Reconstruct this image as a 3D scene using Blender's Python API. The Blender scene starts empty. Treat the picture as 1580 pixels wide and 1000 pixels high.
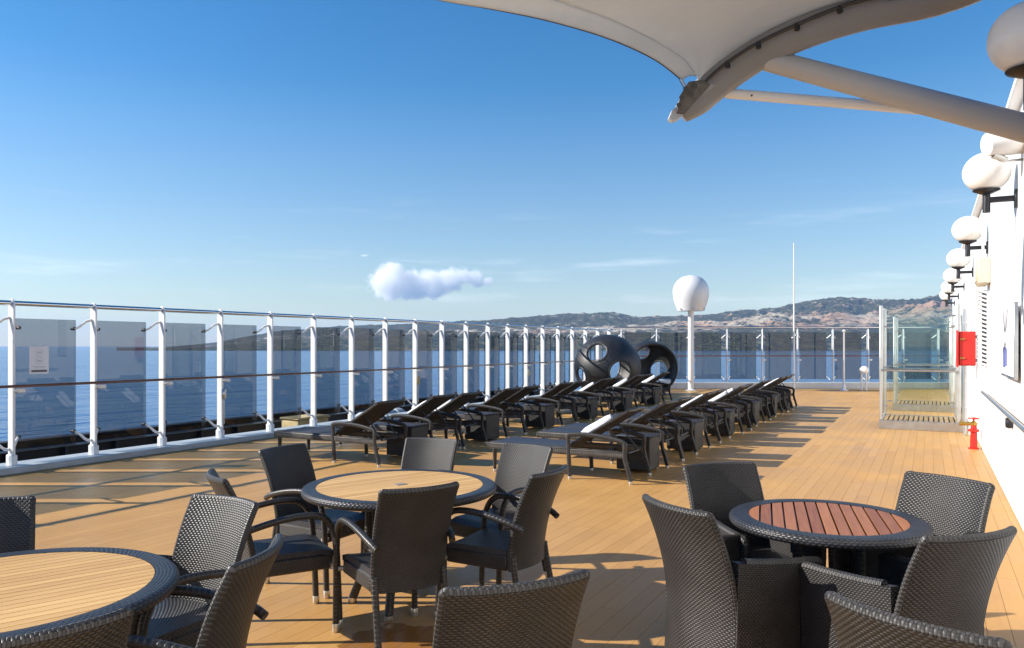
import bpy, bmesh, math, random
from mathutils import Vector, Matrix, noise as mnoise

random.seed(7)
R_ = math.radians
SC = bpy.context.scene
COL = SC.collection

# ------------------------------------------------------------------ camera
F_PX, CX, CY, W_PX, H_PX = 1180.0, 790.0, 532.5, 1580.0, 1000.0
EYE = 1.6
YAW = math.atan(645.0 / F_PX)            # the deck runs along +Y, the camera looks to the left of it
cs, sn = math.cos(YAW), math.sin(YAW)
cam = bpy.data.cameras.new('camera')
cam.sensor_width = 36.0
cam.lens = F_PX / W_PX * 36.0
cam.shift_y = (CY - H_PX / 2) / W_PX
cam.clip_start = 0.05
cam.clip_end = 120000.0
cam_ob = bpy.data.objects.new('camera', cam)
COL.objects.link(cam_ob)
cam_ob.location = (0, 0, EYE)
cam_ob.rotation_euler = (R_(90), 0, YAW)
SC.camera = cam_ob

# ------------------------------------------------------------------ sky, sun, exposure
SUN_EL = R_(30.0)
SUN_H = Vector((-cs, -sn, 0.0))          # horizontal direction towards the sun
world = bpy.data.worlds.new('World')
SC.world = world
world.use_nodes = True
wn, wl = world.node_tree.nodes, world.node_tree.links
wn.clear()
w_out = wn.new('ShaderNodeOutputWorld')
w_bg = wn.new('ShaderNodeBackground')
w_sky = wn.new('ShaderNodeTexSky')
w_sky.sky_type = 'NISHITA'
w_sky.sun_disc = False
w_sky.sun_elevation = SUN_EL
w_sky.sun_rotation = math.atan2(SUN_H.x, SUN_H.y) % (2 * math.pi)
w_sky.altitude = 0
w_sky.air_density = 1.0
w_sky.dust_density = 0.15
w_sky.ozone_density = 2.5
w_bg.inputs['Strength'].default_value = 0.092
wl.new(w_bg.outputs[0], w_out.inputs[0])
# thin streaks of cirrus low in the sky
w_tc = wn.new('ShaderNodeTexCoord')
w_map = wn.new('ShaderNodeMapping'); w_map.inputs['Scale'].default_value = (2.2, 2.2, 22.0)
w_map.inputs['Rotation'].default_value = (R_(4), R_(-3), 0)
wl.new(w_tc.outputs['Generated'], w_map.inputs[0])
w_no = wn.new('ShaderNodeTexNoise'); w_no.inputs['Scale'].default_value = 1.6
w_no.inputs['Detail'].default_value = 7; w_no.inputs['Roughness'].default_value = 0.62
wl.new(w_map.outputs[0], w_no.inputs['Vector'])
w_r1 = wn.new('ShaderNodeMapRange'); w_r1.interpolation_type = 'SMOOTHSTEP'
w_r1.inputs[1].default_value = 0.52; w_r1.inputs[2].default_value = 0.78
wl.new(w_no.outputs['Fac'], w_r1.inputs[0])
w_sep = wn.new('ShaderNodeSeparateXYZ'); wl.new(w_tc.outputs['Generated'], w_sep.inputs[0])
w_r2 = wn.new('ShaderNodeMapRange'); w_r2.interpolation_type = 'SMOOTHSTEP'
w_r2.inputs[1].default_value = 0.02; w_r2.inputs[2].default_value = 0.06
wl.new(w_sep.outputs['Z'], w_r2.inputs[0])
w_r3 = wn.new('ShaderNodeMapRange'); w_r3.interpolation_type = 'SMOOTHSTEP'
w_r3.inputs[1].default_value = 0.10; w_r3.inputs[2].default_value = 0.22
w_r3.inputs[3].default_value = 1.0; w_r3.inputs[4].default_value = 0.0
wl.new(w_sep.outputs['Z'], w_r3.inputs[0])
w_m1 = wn.new('ShaderNodeMath'); w_m1.operation = 'MULTIPLY'
wl.new(w_r1.outputs[0], w_m1.inputs[0]); wl.new(w_r2.outputs[0], w_m1.inputs[1])
w_m2 = wn.new('ShaderNodeMath'); w_m2.operation = 'MULTIPLY'
wl.new(w_m1.outputs[0], w_m2.inputs[0]); wl.new(w_r3.outputs[0], w_m2.inputs[1])
w_m3 = wn.new('ShaderNodeMath'); w_m3.operation = 'MULTIPLY'; w_m3.inputs[1].default_value = 0.30
wl.new(w_m2.outputs[0], w_m3.inputs[0])
w_mix = wn.new('ShaderNodeMix'); w_mix.data_type = 'RGBA'
w_hsv = wn.new('ShaderNodeHueSaturation')
for sock, hi, lo, val0, val1 in (('Saturation', .32, -.02, .92, 1.36), ('Value', .26, -.02, .75, 1.0)):
    w_e = wn.new('ShaderNodeMapRange'); w_e.inputs[1].default_value = lo; w_e.inputs[2].default_value = hi
    w_e.inputs[3].default_value = val0; w_e.inputs[4].default_value = val1
    wl.new(w_sep.outputs['Z'], w_e.inputs[0]); wl.new(w_e.outputs[0], w_hsv.inputs[sock])
wl.new(w_sky.outputs[0], w_hsv.inputs['Color'])
wl.new(w_m3.outputs[0], w_mix.inputs[0])
wl.new(w_hsv.outputs[0], w_mix.inputs[6])
w_mix.inputs[7].default_value = (8.5, 8.8, 9.2, 1)
wl.new(w_mix.outputs[2], w_bg.inputs['Color'])

sun = bpy.data.lights.new('sun', 'SUN')
sun.energy = 5.0
sun.angle = R_(0.53)
sun.color = (1.0, 0.93, 0.83)
sun_ob = bpy.data.objects.new('sun', sun)
COL.objects.link(sun_ob)
to_sun = (SUN_H * math.cos(SUN_EL) + Vector((0, 0, math.sin(SUN_EL)))).normalized()
sun_ob.rotation_euler = to_sun.to_track_quat('Z', 'Y').to_euler()
sun_ob.location = (-20, -11, 15)

SC.view_settings.view_transform = 'Standard'
SC.view_settings.look = 'None'
SC.view_settings.gamma = 1.0
SC.view_settings.use_curve_mapping = False
SC.view_settings.exposure = 0.81
SC.cycles.use_denoising = True
SC.cycles.max_bounces = 14
SC.cycles.transparent_max_bounces = 24
SC.cycles.volume_bounces = 14
SC.cycles.sample_clamp_indirect = 6.0
SC.cycles.caustics_reflective = False
SC.cycles.caustics_refractive = False
SC.cycles.volume_step_rate = 1.0
SC.cycles.volume_max_steps = 256

# ------------------------------------------------------------------ helpers
def C2W(xc, zc, z=0.0):
    """camera-floor coordinates (right, forward) in metres -> world"""
    return Vector((xc * cs - zc * sn, xc * sn + zc * cs, z))

def P3(px, py, d):
    """photo pixel at forward distance d -> world point"""
    return C2W((px - CX) / F_PX * d, d, EYE + (CY - py) * d / F_PX)

def Ywall(X, px):
    t = (px - CX) / F_PX
    return (-t * X * sn - X * cs) / (sn - t * cs)

class MB:
    def __init__(self):
        self.v = []; self.f = []; self.uv = []
    def add(self, verts, faces, uvs=None):
        o = len(self.v)
        self.v.extend([tuple(p) for p in verts])
        for i, fc in enumerate(faces):
            self.f.append(tuple(o + k for k in fc))
            self.uv.append(uvs[i] if uvs else None)
        return self
    def box(self, c, s, bev=0.0, M=None):
        hx, hy, hz = s[0] / 2, s[1] / 2, s[2] / 2
        b = min(bev, hx * .9, hy * .9, hz * .9)
        c = Vector(c)
        if b <= 0:
            vs = [Vector((x * hx, y * hy, z * hz)) for x in (-1, 1) for y in (-1, 1) for z in (-1, 1)]
            fs = [(0, 1, 3, 2), (4, 6, 7, 5), (0, 4, 5, 1), (2, 3, 7, 6), (0, 2, 6, 4), (1, 5, 7, 3)]
        else:
            h = (hx, hy, hz); vs = []; idx = {}
            for x in (-1, 1):
                for y in (-1, 1):
                    for z in (-1, 1):
                        sg = (x, y, z)
                        for a in range(3):
                            p = [sg[k] * (h[k] if k == a else h[k] - b) for k in range(3)]
                            idx[(sg, a)] = len(vs); vs.append(Vector(p))
            fs = []
            for a in range(3):
                o1, o2 = [k for k in range(3) if k != a]
                for s_ in (-1, 1):
                    q = []
                    for t1, t2 in ((-1, -1), (1, -1), (1, 1), (-1, 1)):
                        sg = [0, 0, 0]; sg[a] = s_; sg[o1] = t1; sg[o2] = t2
                        q.append(idx[(tuple(sg), a)])
                    fs.append(q)
            for a, bb in ((0, 1), (0, 2), (1, 2)):
                o = 3 - a - bb
                for s1 in (-1, 1):
                    for s2 in (-1, 1):
                        g = [0, 0, 0]; g[a] = s1; g[bb] = s2
                        g1 = list(g); g1[o] = -1; g2 = list(g); g2[o] = 1
                        fs.append([idx[(tuple(g1), a)], idx[(tuple(g2), a)], idx[(tuple(g2), bb)], idx[(tuple(g1), bb)]])
            for x in (-1, 1):
                for y in (-1, 1):
                    for z in (-1, 1):
                        fs.append([idx[((x, y, z), 0)], idx[((x, y, z), 1)], idx[((x, y, z), 2)]])
            out = []
            for q in fs:
                n = (vs[q[1]] - vs[q[0]]).cross(vs[q[2]] - vs[q[0]])
                m = sum((vs[k] for k in q), Vector()) / len(q)
                out.append(tuple(q) if n.dot(m) > 0 else tuple(reversed(q)))
            fs = out
        if M is not None:
            vs = [M @ p for p in vs]
        return self.add([p + c for p in vs], fs)
    def bar(self, a, b, w, h, bev=0.0, up=(0, 0, 1)):
        """box beam from a to b, w across and h along 'up'"""
        a, b = Vector(a), Vector(b)
        d = (b - a); L = d.length; d.normalize()
        up = Vector(up)
        s_ = d.cross(up).normalized(); u = s_.cross(d).normalized()
        M = Matrix((s_, d, u)).transposed()
        return self.box((a + b) / 2, (w, L, h), bev, M)
    def tube(self, pts, r, n=10, caps=True, closed=False, flat=1.0, vscale=1.0):
        pts = [Vector(p) for p in pts]
        m = len(pts)
        rs = r if isinstance(r, (list, tuple)) else [r] * m
        tans = []
        for i in range(m):
            if closed:
                t = pts[(i + 1) % m] - pts[i - 1]
            else:
                t = pts[min(i + 1, m - 1)] - pts[max(i - 1, 0)]
            tans.append(t.normalized())
        ref = Vector((0, 0, 1)) if abs(tans[0].z) < 0.9 else Vector((1, 0, 0))
        nrm = (ref - tans[0] * ref.dot(tans[0])).normalized()
        vs = []; L = [0.0]
        for i in range(m):
            if i:
                nrm = (nrm - tans[i] * nrm.dot(tans[i]))
                nrm.normalize()
                L.append(L[-1] + (pts[i] - pts[i - 1]).length)
            bn = tans[i].cross(nrm)
            for k in range(n):
                a = 2 * math.pi * k / n
                vs.append(pts[i] + (nrm * math.cos(a) * flat + bn * math.sin(a)) * rs[i])
        fs = []; uvs = []
        rm = max(rs)
        for i in range(m if closed else m - 1):
            j = (i + 1) % m
            l0 = L[i]; l1 = L[j] if j else L[-1] + (pts[0] - pts[-1]).length
            for k in range(n):
                k2 = (k + 1) % n
                fs.append((i * n + k, i * n + k2, j * n + k2, j * n + k))
                u0 = 2 * math.pi * rm * k / n; u1 = 2 * math.pi * rm * (k + 1) / n
                uvs.append([(u0, l0 * vscale), (u1, l0 * vscale), (u1, l1 * vscale), (u0, l1 * vscale)])
        if caps and not closed:
            fs.append(tuple(reversed(range(n)))); uvs.append(None)
            fs.append(tuple((m - 1) * n + k for k in range(n))); uvs.append(None)
        return self.add(vs, fs, uvs)
    def lathe(self, prof, n=24, c=(0, 0, 0), cap=True):
        c = Vector(c); vs = []; fs = []; uvs = []
        for (r, z) in prof:
            for k in range(n):
                a = 2 * math.pi * k / n
                vs.append(c + Vector((r * math.cos(a), r * math.sin(a), z)))
        m = len(prof); L = [0.0]
        for i in range(1, m):
            L.append(L[-1] + math.hypot(prof[i][0] - prof[i - 1][0], prof[i][1] - prof[i - 1][1]))
        rm = max(p[0] for p in prof)
        for i in range(m - 1):
            for k in range(n):
                k2 = (k + 1) % n
                fs.append((i * n + k, i * n + k2, (i + 1) * n + k2, (i + 1) * n + k))
                u0 = 2 * math.pi * rm * k / n; u1 = 2 * math.pi * rm * (k + 1) / n
                uvs.append([(u0, L[i]), (u1, L[i]), (u1, L[i + 1]), (u0, L[i + 1])])
        if cap:
            if prof[0][0] > 1e-4:
                fs.append(tuple(reversed(range(n)))); uvs.append(None)
            if prof[-1][0] > 1e-4:
                fs.append(tuple((m - 1) * n + k for k in range(n))); uvs.append(None)
        return self.add(vs, fs, uvs)
    def panel(self, P, th, nu, nv, w, h):
        """thick curved sheet: P(u,v), u,v in 0..1, centred, thickness th"""
        def nor(u, v):
            e = 1e-3
            a = P(min(u + e, 1), v) - P(max(u - e, 0), v)
            b = P(u, min(v + e, 1)) - P(u, max(v - e, 0))
            return a.cross(b).normalized()
        A = []; B = []
        for j in range(nv + 1):
            for i in range(nu + 1):
                u, v = i / nu, j / nv
                p, n_ = P(u, v), nor(u, v)
                A.append(p + n_ * th / 2); B.append(p - n_ * th / 2)
        N = nu + 1; K = len(A)
        fs = []; uvs = []
        def q(i, j): return j * N + i
        for j in range(nv):
            for i in range(nu):
                uu = [(i / nu * w, j / nv * h), ((i + 1) / nu * w, j / nv * h), ((i + 1) / nu * w, (j + 1) / nv * h), (i / nu * w, (j + 1) / nv * h)]
                fs.append((q(i, j), q(i + 1, j), q(i + 1, j + 1), q(i, j + 1))); uvs.append(uu)
                fs.append((K + q(i, j + 1), K + q(i + 1, j + 1), K + q(i + 1, j), K + q(i, j)))
                uvs.append([uu[3], uu[2], uu[1], uu[0]])
        t = th
        for i in range(nu):
            a, b = i / nu * w, (i + 1) / nu * w
            fs.append((K + q(i, 0), K + q(i + 1, 0), q(i + 1, 0), q(i, 0))); uvs.append([(a, 0), (b, 0), (b, t), (a, t)])
            fs.append((q(i, nv), q(i + 1, nv), K + q(i + 1, nv), K + q(i, nv))); uvs.append([(0, a), (0, b), (t, b), (t, a)])
        for j in range(nv):
            a, b = j / nv * h, (j + 1) / nv * h
            fs.append((q(0, j), q(0, j + 1), K + q(0, j + 1), K + q(0, j))); uvs.append([(0, a), (0, b), (t, b), (t, a)])
            fs.append((K + q(nu, j), K + q(nu, j + 1), q(nu, j + 1), q(nu, j))); uvs.append([(0, a), (0, b), (t, b), (t, a)])
        return self.add(A + B, fs, uvs)
    def sheet(self, P, nu, nv, w=1, h=1):
        vs = []; fs = []; uvs = []
        for j in range(nv + 1):
            for i in range(nu + 1):
                vs.append(P(i / nu, j / nv))
        N = nu + 1
        for j in range(nv):
            for i in range(nu):
                fs.append((j * N + i, j * N + i + 1, (j + 1) * N + i + 1, (j + 1) * N + i))
                uvs.append([(i / nu * w, j / nv * h), ((i + 1) / nu * w, j / nv * h), ((i + 1) / nu * w, (j + 1) / nv * h), (i / nu * w, (j + 1) / nv * h)])
        return self.add(vs, fs, uvs)
    def prism(self, poly, z0, z1):
        n = len(poly)
        vs = [(x, y, z0) for x, y in poly] + [(x, y, z1) for x, y in poly]
        fs = [tuple(reversed(range(n))), tuple(range(n, 2 * n))]
        for i in range(n):
            j = (i + 1) % n
            fs.append((i, j, n + j, n + i))
        return self.add(vs, fs)
    def mesh(self, name, mat=None, smooth=40):
        me = bpy.data.meshes.new(name)
        me.from_pydata(self.v, [], self.f)
        me.update()
        ul = me.uv_layers.new(name='UVMap')
        li = 0
        data = ul.data
        for pi, p in enumerate(me.polygons):
            uv = self.uv[pi]
            if uv is None:
                n_ = p.normal; ax = max(range(3), key=lambda k: abs(n_[k]))
                a, b = ((1, 2), (0, 2), (0, 1))[ax]
                for l in p.loop_indices:
                    co = me.vertices[me.loops[l].vertex_index].co
                    data[l].uv = (co[a], co[b])
            else:
                for k, l in enumerate(p.loop_indices):
                    data[l].uv = uv[k]
        if smooth:
            me.polygons.foreach_set('use_smooth', [True] * len(me.polygons))
            me.set_sharp_from_angle(angle=R_(smooth))
        if mat is not None:
            me.materials.append(mat)
        return me
    def build(self, name, mat=None, parent=None, loc=None, smooth=40):
        return inst(name, self.mesh(name, mat, smooth), parent, loc)

def inst(name, me, parent=None, loc=None, rotz=None):
    o = bpy.data.objects.new(name, me)
    COL.objects.link(o)
    if parent is not None:
        o.parent = parent
    if loc is not None:
        o.location = loc
    if rotz is not None:
        o.rotation_euler = (0, 0, rotz)
    return o

def tag(o, label=None, cat=None, group=None, kind=None):
    if label: o['label'] = label
    if cat: o['category'] = cat
    if group: o['group'] = group
    if kind: o['kind'] = kind
    return o

def thing(name, label, cat, loc=(0, 0, 0), rotz=0.0, group=None):
    o = bpy.data.objects.new(name, None)
    o.empty_display_size = 0.1
    COL.objects.link(o)
    o.location = loc; o.rotation_euler = (0, 0, rotz)
    return tag(o, label, cat, group)

CH = {}
def copy_tree(o, parent=None):
    c = o.copy(); COL.objects.link(c)
    c.parent = parent
    kids = [k for k in ALLKIDS(o)]
    for k in kids:
        copy_tree(k, c)
    return c
def ALLKIDS(o):
    return [k for k in COL.objects if k.parent is o] if o.name not in CH else CH[o.name]
def freeze(o):
    """remember a prototype's tree once, so that copies are cheap"""
    CH[o.name] = list(o.children)
    for k in CH[o.name]:
        freeze(k)

def spline(pts, n=6):
    """Catmull-Rom through the points"""
    pts = [Vector(p) for p in pts]
    out = []
    for i in range(len(pts) - 1):
        p0 = pts[max(i - 1, 0)]; p1 = pts[i]; p2 = pts[i + 1]; p3 = pts[min(i + 2, len(pts) - 1)]
        for k in range(n):
            t = k / n
            out.append(0.5 * ((2 * p1) + (-p0 + p2) * t + (2 * p0 - 5 * p1 + 4 * p2 - p3) * t * t + (-p0 + 3 * p1 - 3 * p2 + p3) * t ** 3))
    out.append(pts[-1])
    return out

# ------------------------------------------------------------------ materials
def newmat(name):
    m = bpy.data.materials.new(name)
    m.use_nodes = True
    nt = m.node_tree
    b = nt.nodes['Principled BSDF']
    return m, nt.nodes, nt.links, b

def plain(name, col, rough=0.5, metal=0.0, spec=0.5, var=0.0, vscale=6.0, bump=0.0, bscale=60.0, coat=0.0):
    m, n, l, b = newmat(name)
    b.inputs['Base Color'].default_value = (*col, 1)
    b.inputs['Roughness'].default_value = rough
    b.inputs['Metallic'].default_value = metal
    b.inputs['Specular IOR Level'].default_value = spec
    b.inputs['Coat Weight'].default_value = coat
    if var or bump:
        tc = n.new('ShaderNodeTexCoord')
    if var:
        no = n.new('ShaderNodeTexNoise'); no.inputs['Scale'].default_value = vscale; no.inputs['Detail'].default_value = 6
        l.new(tc.outputs['Object'], no.inputs['Vector'])
        mr = n.new('ShaderNodeMapRange'); mr.inputs[1].default_value = .3; mr.inputs[2].default_value = .7
        mr.inputs[3].default_value = 1 - var; mr.inputs[4].default_value = 1 + var
        l.new(no.outputs['Fac'], mr.inputs[0])
        mx = n.new('ShaderNodeVectorMath'); mx.operation = 'SCALE'
        mx.inputs[0].default_value = col
        l.new(mr.outputs[0], mx.inputs['Scale'])
        l.new(mx.outputs[0], b.inputs['Base Color'])
        mr2 = n.new('ShaderNodeMapRange'); mr2.inputs[3].default_value = max(rough - .1, .02); mr2.inputs[4].default_value = min(rough + .12, 1)
        l.new(no.outputs['Fac'], mr2.inputs[0]); l.new(mr2.outputs[0], b.inputs['Roughness'])
    if bump:
        n2 = n.new('ShaderNodeTexNoise'); n2.inputs['Scale'].default_value = bscale; n2.inputs['Detail'].default_value = 4
        l.new(tc.outputs['Object'], n2.inputs['Vector'])
        bp = n.new('ShaderNodeBump'); bp.inputs['Strength'].default_value = bump; bp.inputs['Distance'].default_value = .01
        l.new(n2.outputs['Fac'], bp.inputs['Height']); l.new(bp.outputs[0], b.inputs['Normal'])
    return m

def math_node(n, l, op, a, b=None):
    q = n.new('ShaderNodeMath'); q.operation = op
    for i, x in enumerate((a, b)):
        if x is None: continue
        if isinstance(x, (int, float)): q.inputs[i].default_value = x
        else: l.new(x, q.inputs[i])
    return q.outputs[0]

def wicker(name, pw, ph, hi, lo, rough=0.36, dist=0.004, tint=None):
    """over-and-under weave in UV metres: pw rib pitch, ph strand pitch"""
    m, n, l, b = newmat(name)
    uv = n.new('ShaderNodeUVMap'); uv.uv_map = 'UVMap'
    sp = n.new('ShaderNodeSeparateXYZ'); l.new(uv.outputs[0], sp.inputs[0])
    M = lambda op, a, c=None: math_node(n, l, op, a, c)
    v = M('DIVIDE', sp.outputs['Y'], ph)
    u = M('DIVIDE', sp.outputs['X'], pw)
    row = M('FLOOR', v); fv = M('FRACT', v)
    a = M('POWER', M('SINE', M('MULTIPLY', fv, math.pi)), 0.6)
    ph_ = M('ADD', M('MULTIPLY', u, math.pi), M('MULTIPLY', row, math.pi))
    bb = M('ADD', M('MULTIPLY', M('COSINE', ph_), 0.5), 0.5)
    hgt = M('MULTIPLY', a, M('ADD', M('MULTIPLY', bb, 0.75), 0.25))
    no = n.new('ShaderNodeTexNoise'); no.inputs['Scale'].default_value = 9; no.inputs['Detail'].default_value = 5
    tc = n.new('ShaderNodeTexCoord'); l.new(tc.outputs['Object'], no.inputs['Vector'])
    ramp = n.new('ShaderNodeMix'); ramp.data_type = 'RGBA'
    ramp.inputs[6].default_value = (*lo, 1); ramp.inputs[7].default_value = (*hi, 1)
    f2 = n.new('ShaderNodeMapRange'); f2.inputs[1].default_value = .12; f2.inputs[2].default_value = .6
    l.new(hgt, f2.inputs[0]); l.new(f2.outputs[0], ramp.inputs[0])
    vr = n.new('ShaderNodeMapRange'); vr.inputs[1].default_value = .3; vr.inputs[2].default_value = .7
    vr.inputs[3].default_value = .75; vr.inputs[4].default_value = 1.3
    l.new(no.outputs['Fac'], vr.inputs[0])
    sc = n.new('ShaderNodeVectorMath'); sc.operation = 'SCALE'
    l.new(ramp.outputs[2], sc.inputs[0]); l.new(vr.outputs[0], sc.inputs['Scale'])
    l.new(sc.outputs[0], b.inputs['Base Color'])
    b.inputs['Roughness'].default_value = rough
    b.inputs['Specular IOR Level'].default_value = 0.42
    bp = n.new('ShaderNodeBump'); bp.inputs['Strength'].default_value = 1.0; bp.inputs['Distance'].default_value = dist
    l.new(hgt, bp.inputs['Height']); l.new(bp.outputs[0], b.inputs['Normal'])
    return m

def glass(name, tint, refl_rough=0.0, ior=1.5, film=0.0):
    """thin pane: straight-through tinted transmission with a Fresnel reflection"""
    m, n, l, b = newmat(name)
    n.remove(b)
    out = n['Material Output']
    tr = n.new('ShaderNodeBsdfTransparent'); tr.inputs[0].default_value = (*tint, 1)
    gl = n.new('ShaderNodeBsdfGlossy'); gl.inputs['Roughness'].default_value = refl_rough
    lw = n.new('ShaderNodeLayerWeight'); lw.inputs['Blend'].default_value = 0.5
    f0 = ((ior - 1) / (ior + 1)) ** 2
    fr = math_node(n, l, 'ADD', math_node(n, l, 'MULTIPLY', math_node(n, l, 'POWER', lw.outputs['Facing'], 5.0), 1 - f0), f0)
    mx = n.new('ShaderNodeMixShader')
    l.new(fr, mx.inputs[0]); l.new(tr.outputs[0], mx.inputs[1]); l.new(gl.outputs[0], mx.inputs[2])
    l.new(mx.outputs[0], out.inputs[0])
    return m

M = {}
M['white'] = plain('white_paint', (.78, .78, .77), .35, var=.05, vscale=3)
M['wall_white'] = plain('wall_white_paint', (.72, .73, .74), .38, var=.035, vscale=1.2, bump=.08, bscale=5)
M['chrome'] = plain('polished_steel', (.62, .62, .62), .18, 1.0)
M['steel'] = plain('brushed_steel', (.55, .56, .56), .34, 1.0, var=.08)
M['alu'] = plain('satin_aluminium', (.66, .67, .65), .42, .85, var=.05)
M['black'] = plain('black_metal', (.012, .013, .018), .4, var=.2)
M['dark_metal'] = plain('dark_grey_metal', (.05, .05, .052), .45, .6)
M['handrail'] = plain('varnished_teak', (.13, .045, .018), .35, var=.3, vscale=14, coat=.3)
M['wick_chair'] = wicker('chair_weave', .0100, .0090, (.033, .031, .030), (.006, .0055, .006), .42, .0028)
M['wick_tub'] = wicker('tub_chair_weave', .0100, .0090, (.033, .031, .031), (.006, .0055, .006), .42, .0028)
M['wick_rim'] = wicker('table_rim_braid', .013, .013, (.036, .037, .044), (.006, .006, .007), .40, .0025)
M['wick_lounge'] = wicker('lounger_weave', .012, .05, (.085, .078, .072), (.012, .011, .011), .42, .003)
M['wick_box'] = wicker('side_table_weave', .02, .012, (.034, .033, .034), (.012, .012, .012), .5, .0015)
M['tube_wick'] = wicker('wrapped_cane', .04, .012, (.038, .036, .036), (.012, .011, .011), .36, .0015)
M['braid'] = wicker('edge_braid_weave', .016, .0095, (.046, .043, .042), (.008, .008, .008), .45, .0022)
M['sling'] = plain('black_mesh_fabric', (.020, .020, .024), .62, var=.15, vscale=8, bump=.2, bscale=240)
M['sling_bed'] = plain('blue_black_mesh_fabric', (.028, .029, .038), .5, var=.2, vscale=8, bump=.2, bscale=240)
M['seat'] = wicker('seat_weave', .011, .0095, (.034, .034, .040), (.007, .007, .009), .45, .003)
M['tip'] = plain('brushed_leg_tip', (.62, .60, .56), .35, .8)
M['towel'] = plain('white_terry', (.78, .78, .80), .95, bump=.6, bscale=180)
M['red'] = plain('fire_red_paint', (.55, .018, .012), .35, var=.08)
M['brass'] = plain('brass', (.50, .32, .07), .3, .9)
M['beige'] = plain('cream_enclosure', (.62, .56, .42), .5, var=.06)
M['globe'] = plain('opal_glass', (.84, .83, .80), .25)
M['blue_hose'] = plain('blue_hose', (.05, .13, .50), .4)
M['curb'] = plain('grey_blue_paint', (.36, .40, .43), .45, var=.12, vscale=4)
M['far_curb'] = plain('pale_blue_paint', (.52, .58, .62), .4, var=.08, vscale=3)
M['gang'] = plain('dark_painted_plate', (.035, .037, .045), .55, var=.4, vscale=2.5)
M['gang_lip'] = plain('dark_bulwark', (.022, .020, .022), .55, var=.3, vscale=2)
M['canvas_box'] = plain('yellowed_box', (.50, .38, .18), .6, var=.15)
M['cushion'] = plain('pale_cushion', (.50, .56, .62), .9)
M['pod'] = plain('dark_grey_woven_shell', (.020, .020, .022), .45, var=.35, vscale=5, bump=.5, bscale=90)
M['arm_paint_shaded'] = plain('boom_white_paint_shaded', (.25, .255, .26), .4, var=.04, vscale=2)  # white boom paint darkened to grey, with the boom's shade in the colour
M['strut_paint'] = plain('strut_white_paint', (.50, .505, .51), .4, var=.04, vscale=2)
M['ink'] = plain('dark_print', (.10, .10, .12), .6)
M['ink_blue'] = plain('blue_print', (.09, .11, .33), .6)
M['ink_pale'] = plain('pale_grey_print', (.45, .46, .50), .6)
M['card'] = plain('white_card', (.74, .75, .77), .5)
M['tip_plate'] = plain('weathered_plate', (.11, .105, .095), .5, .3, var=.3, vscale=20)
M['cap'] = plain('table_cap', (.24, .19, .15), .5)
M['radome'] = plain('radome_shell', (.70, .70, .70), .35)

M['pane'] = glass('tinted_pane', (.56, .588, .615), 0.0, 1.45)
M['shower_glass'] = glass('greenish_pane', (.945, .975, .962), 0.0, 1.5)

# canopy cloth: matte with light coming through
m, n, l, b = newmat('canopy_cloth')
b.inputs['Base Color'].default_value = (.62, .65, .68, 1); b.inputs['Roughness'].default_value = .85  # base colour cooled to offset warm light bounced up from the deck
tr = n.new('ShaderNodeBsdfTranslucent'); tr.inputs[0].default_value = (.62, .60, .56, 1)
mx = n.new('ShaderNodeMixShader'); mx.inputs[0].default_value = .38
l.new(b.outputs[0], mx.inputs[1]); l.new(tr.outputs[0], mx.inputs[2]); l.new(mx.outputs[0], n['Material Output'].inputs[0])
tc = n.new('ShaderNodeTexCoord')
mp = n.new('ShaderNodeMapping'); mp.inputs['Scale'].default_value = (.7, 2.2, 1.0); l.new(tc.outputs['Object'], mp.inputs[0])
no = n.new('ShaderNodeTexNoise'); no.inputs['Scale'].default_value = 1.3; no.inputs['Detail'].default_value = 4
l.new(mp.outputs[0], no.inputs['Vector'])
bp = n.new('ShaderNodeBump'); bp.inputs['Strength'].default_value = .5; bp.inputs['Distance'].default_value = .08
l.new(no.outputs['Fac'], bp.inputs['Height']); l.new(bp.outputs[0], b.inputs['Normal']); l.new(bp.outputs[0], tr.inputs['Normal'])
M['canvas'] = m

# decking
m, n, l, b = newmat('deck_composite')
tc = n.new('ShaderNodeTexCoord'); geo = n.new('ShaderNodeNewGeometry')
oi = n.new('ShaderNodeObjectInfo')
at = n.new('ShaderNodeAttribute'); at.attribute_name = 'tone'
mp = n.new('ShaderNodeMapping'); mp.inputs['Scale'].default_value = (14, 1.2, 1)
l.new(geo.outputs['Position'], mp.inputs[0])
g = n.new('ShaderNodeTexNoise'); g.inputs['Scale'].default_value = 2.5; g.inputs['Detail'].default_value = 7; g.inputs['Roughness'].default_value = .65
l.new(mp.outputs[0], g.inputs['Vector'])
st = n.new('ShaderNodeTexNoise'); st.inputs['Scale'].default_value = .9; st.inputs['Detail'].default_value = 6; st.inputs['Roughness'].default_value = .6
l.new(geo.outputs['Position'], st.inputs['Vector'])
Mx = lambda op, a, c=None: math_node(n, l, op, a, c)
rnd = Mx('ADD', Mx('MULTIPLY', oi.outputs['Random'], .10), at.outputs['Fac'])
val = Mx('ADD', Mx('ADD', Mx('MULTIPLY', g.outputs['Fac'], .22), Mx('MULTIPLY', st.outputs['Fac'], .42)), rnd)
cr = n.new('ShaderNodeMapRange'); cr.inputs[1].default_value = .22; cr.inputs[2].default_value = .58
l.new(val, cr.inputs[0])
mixc = n.new('ShaderNodeMix'); mixc.data_type = 'RGBA'
mixc.inputs[6].default_value = (.40, .212, .066, 1); mixc.inputs[7].default_value = (.55, .318, .110, 1)
l.new(cr.outputs[0], mixc.inputs[0])
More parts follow.
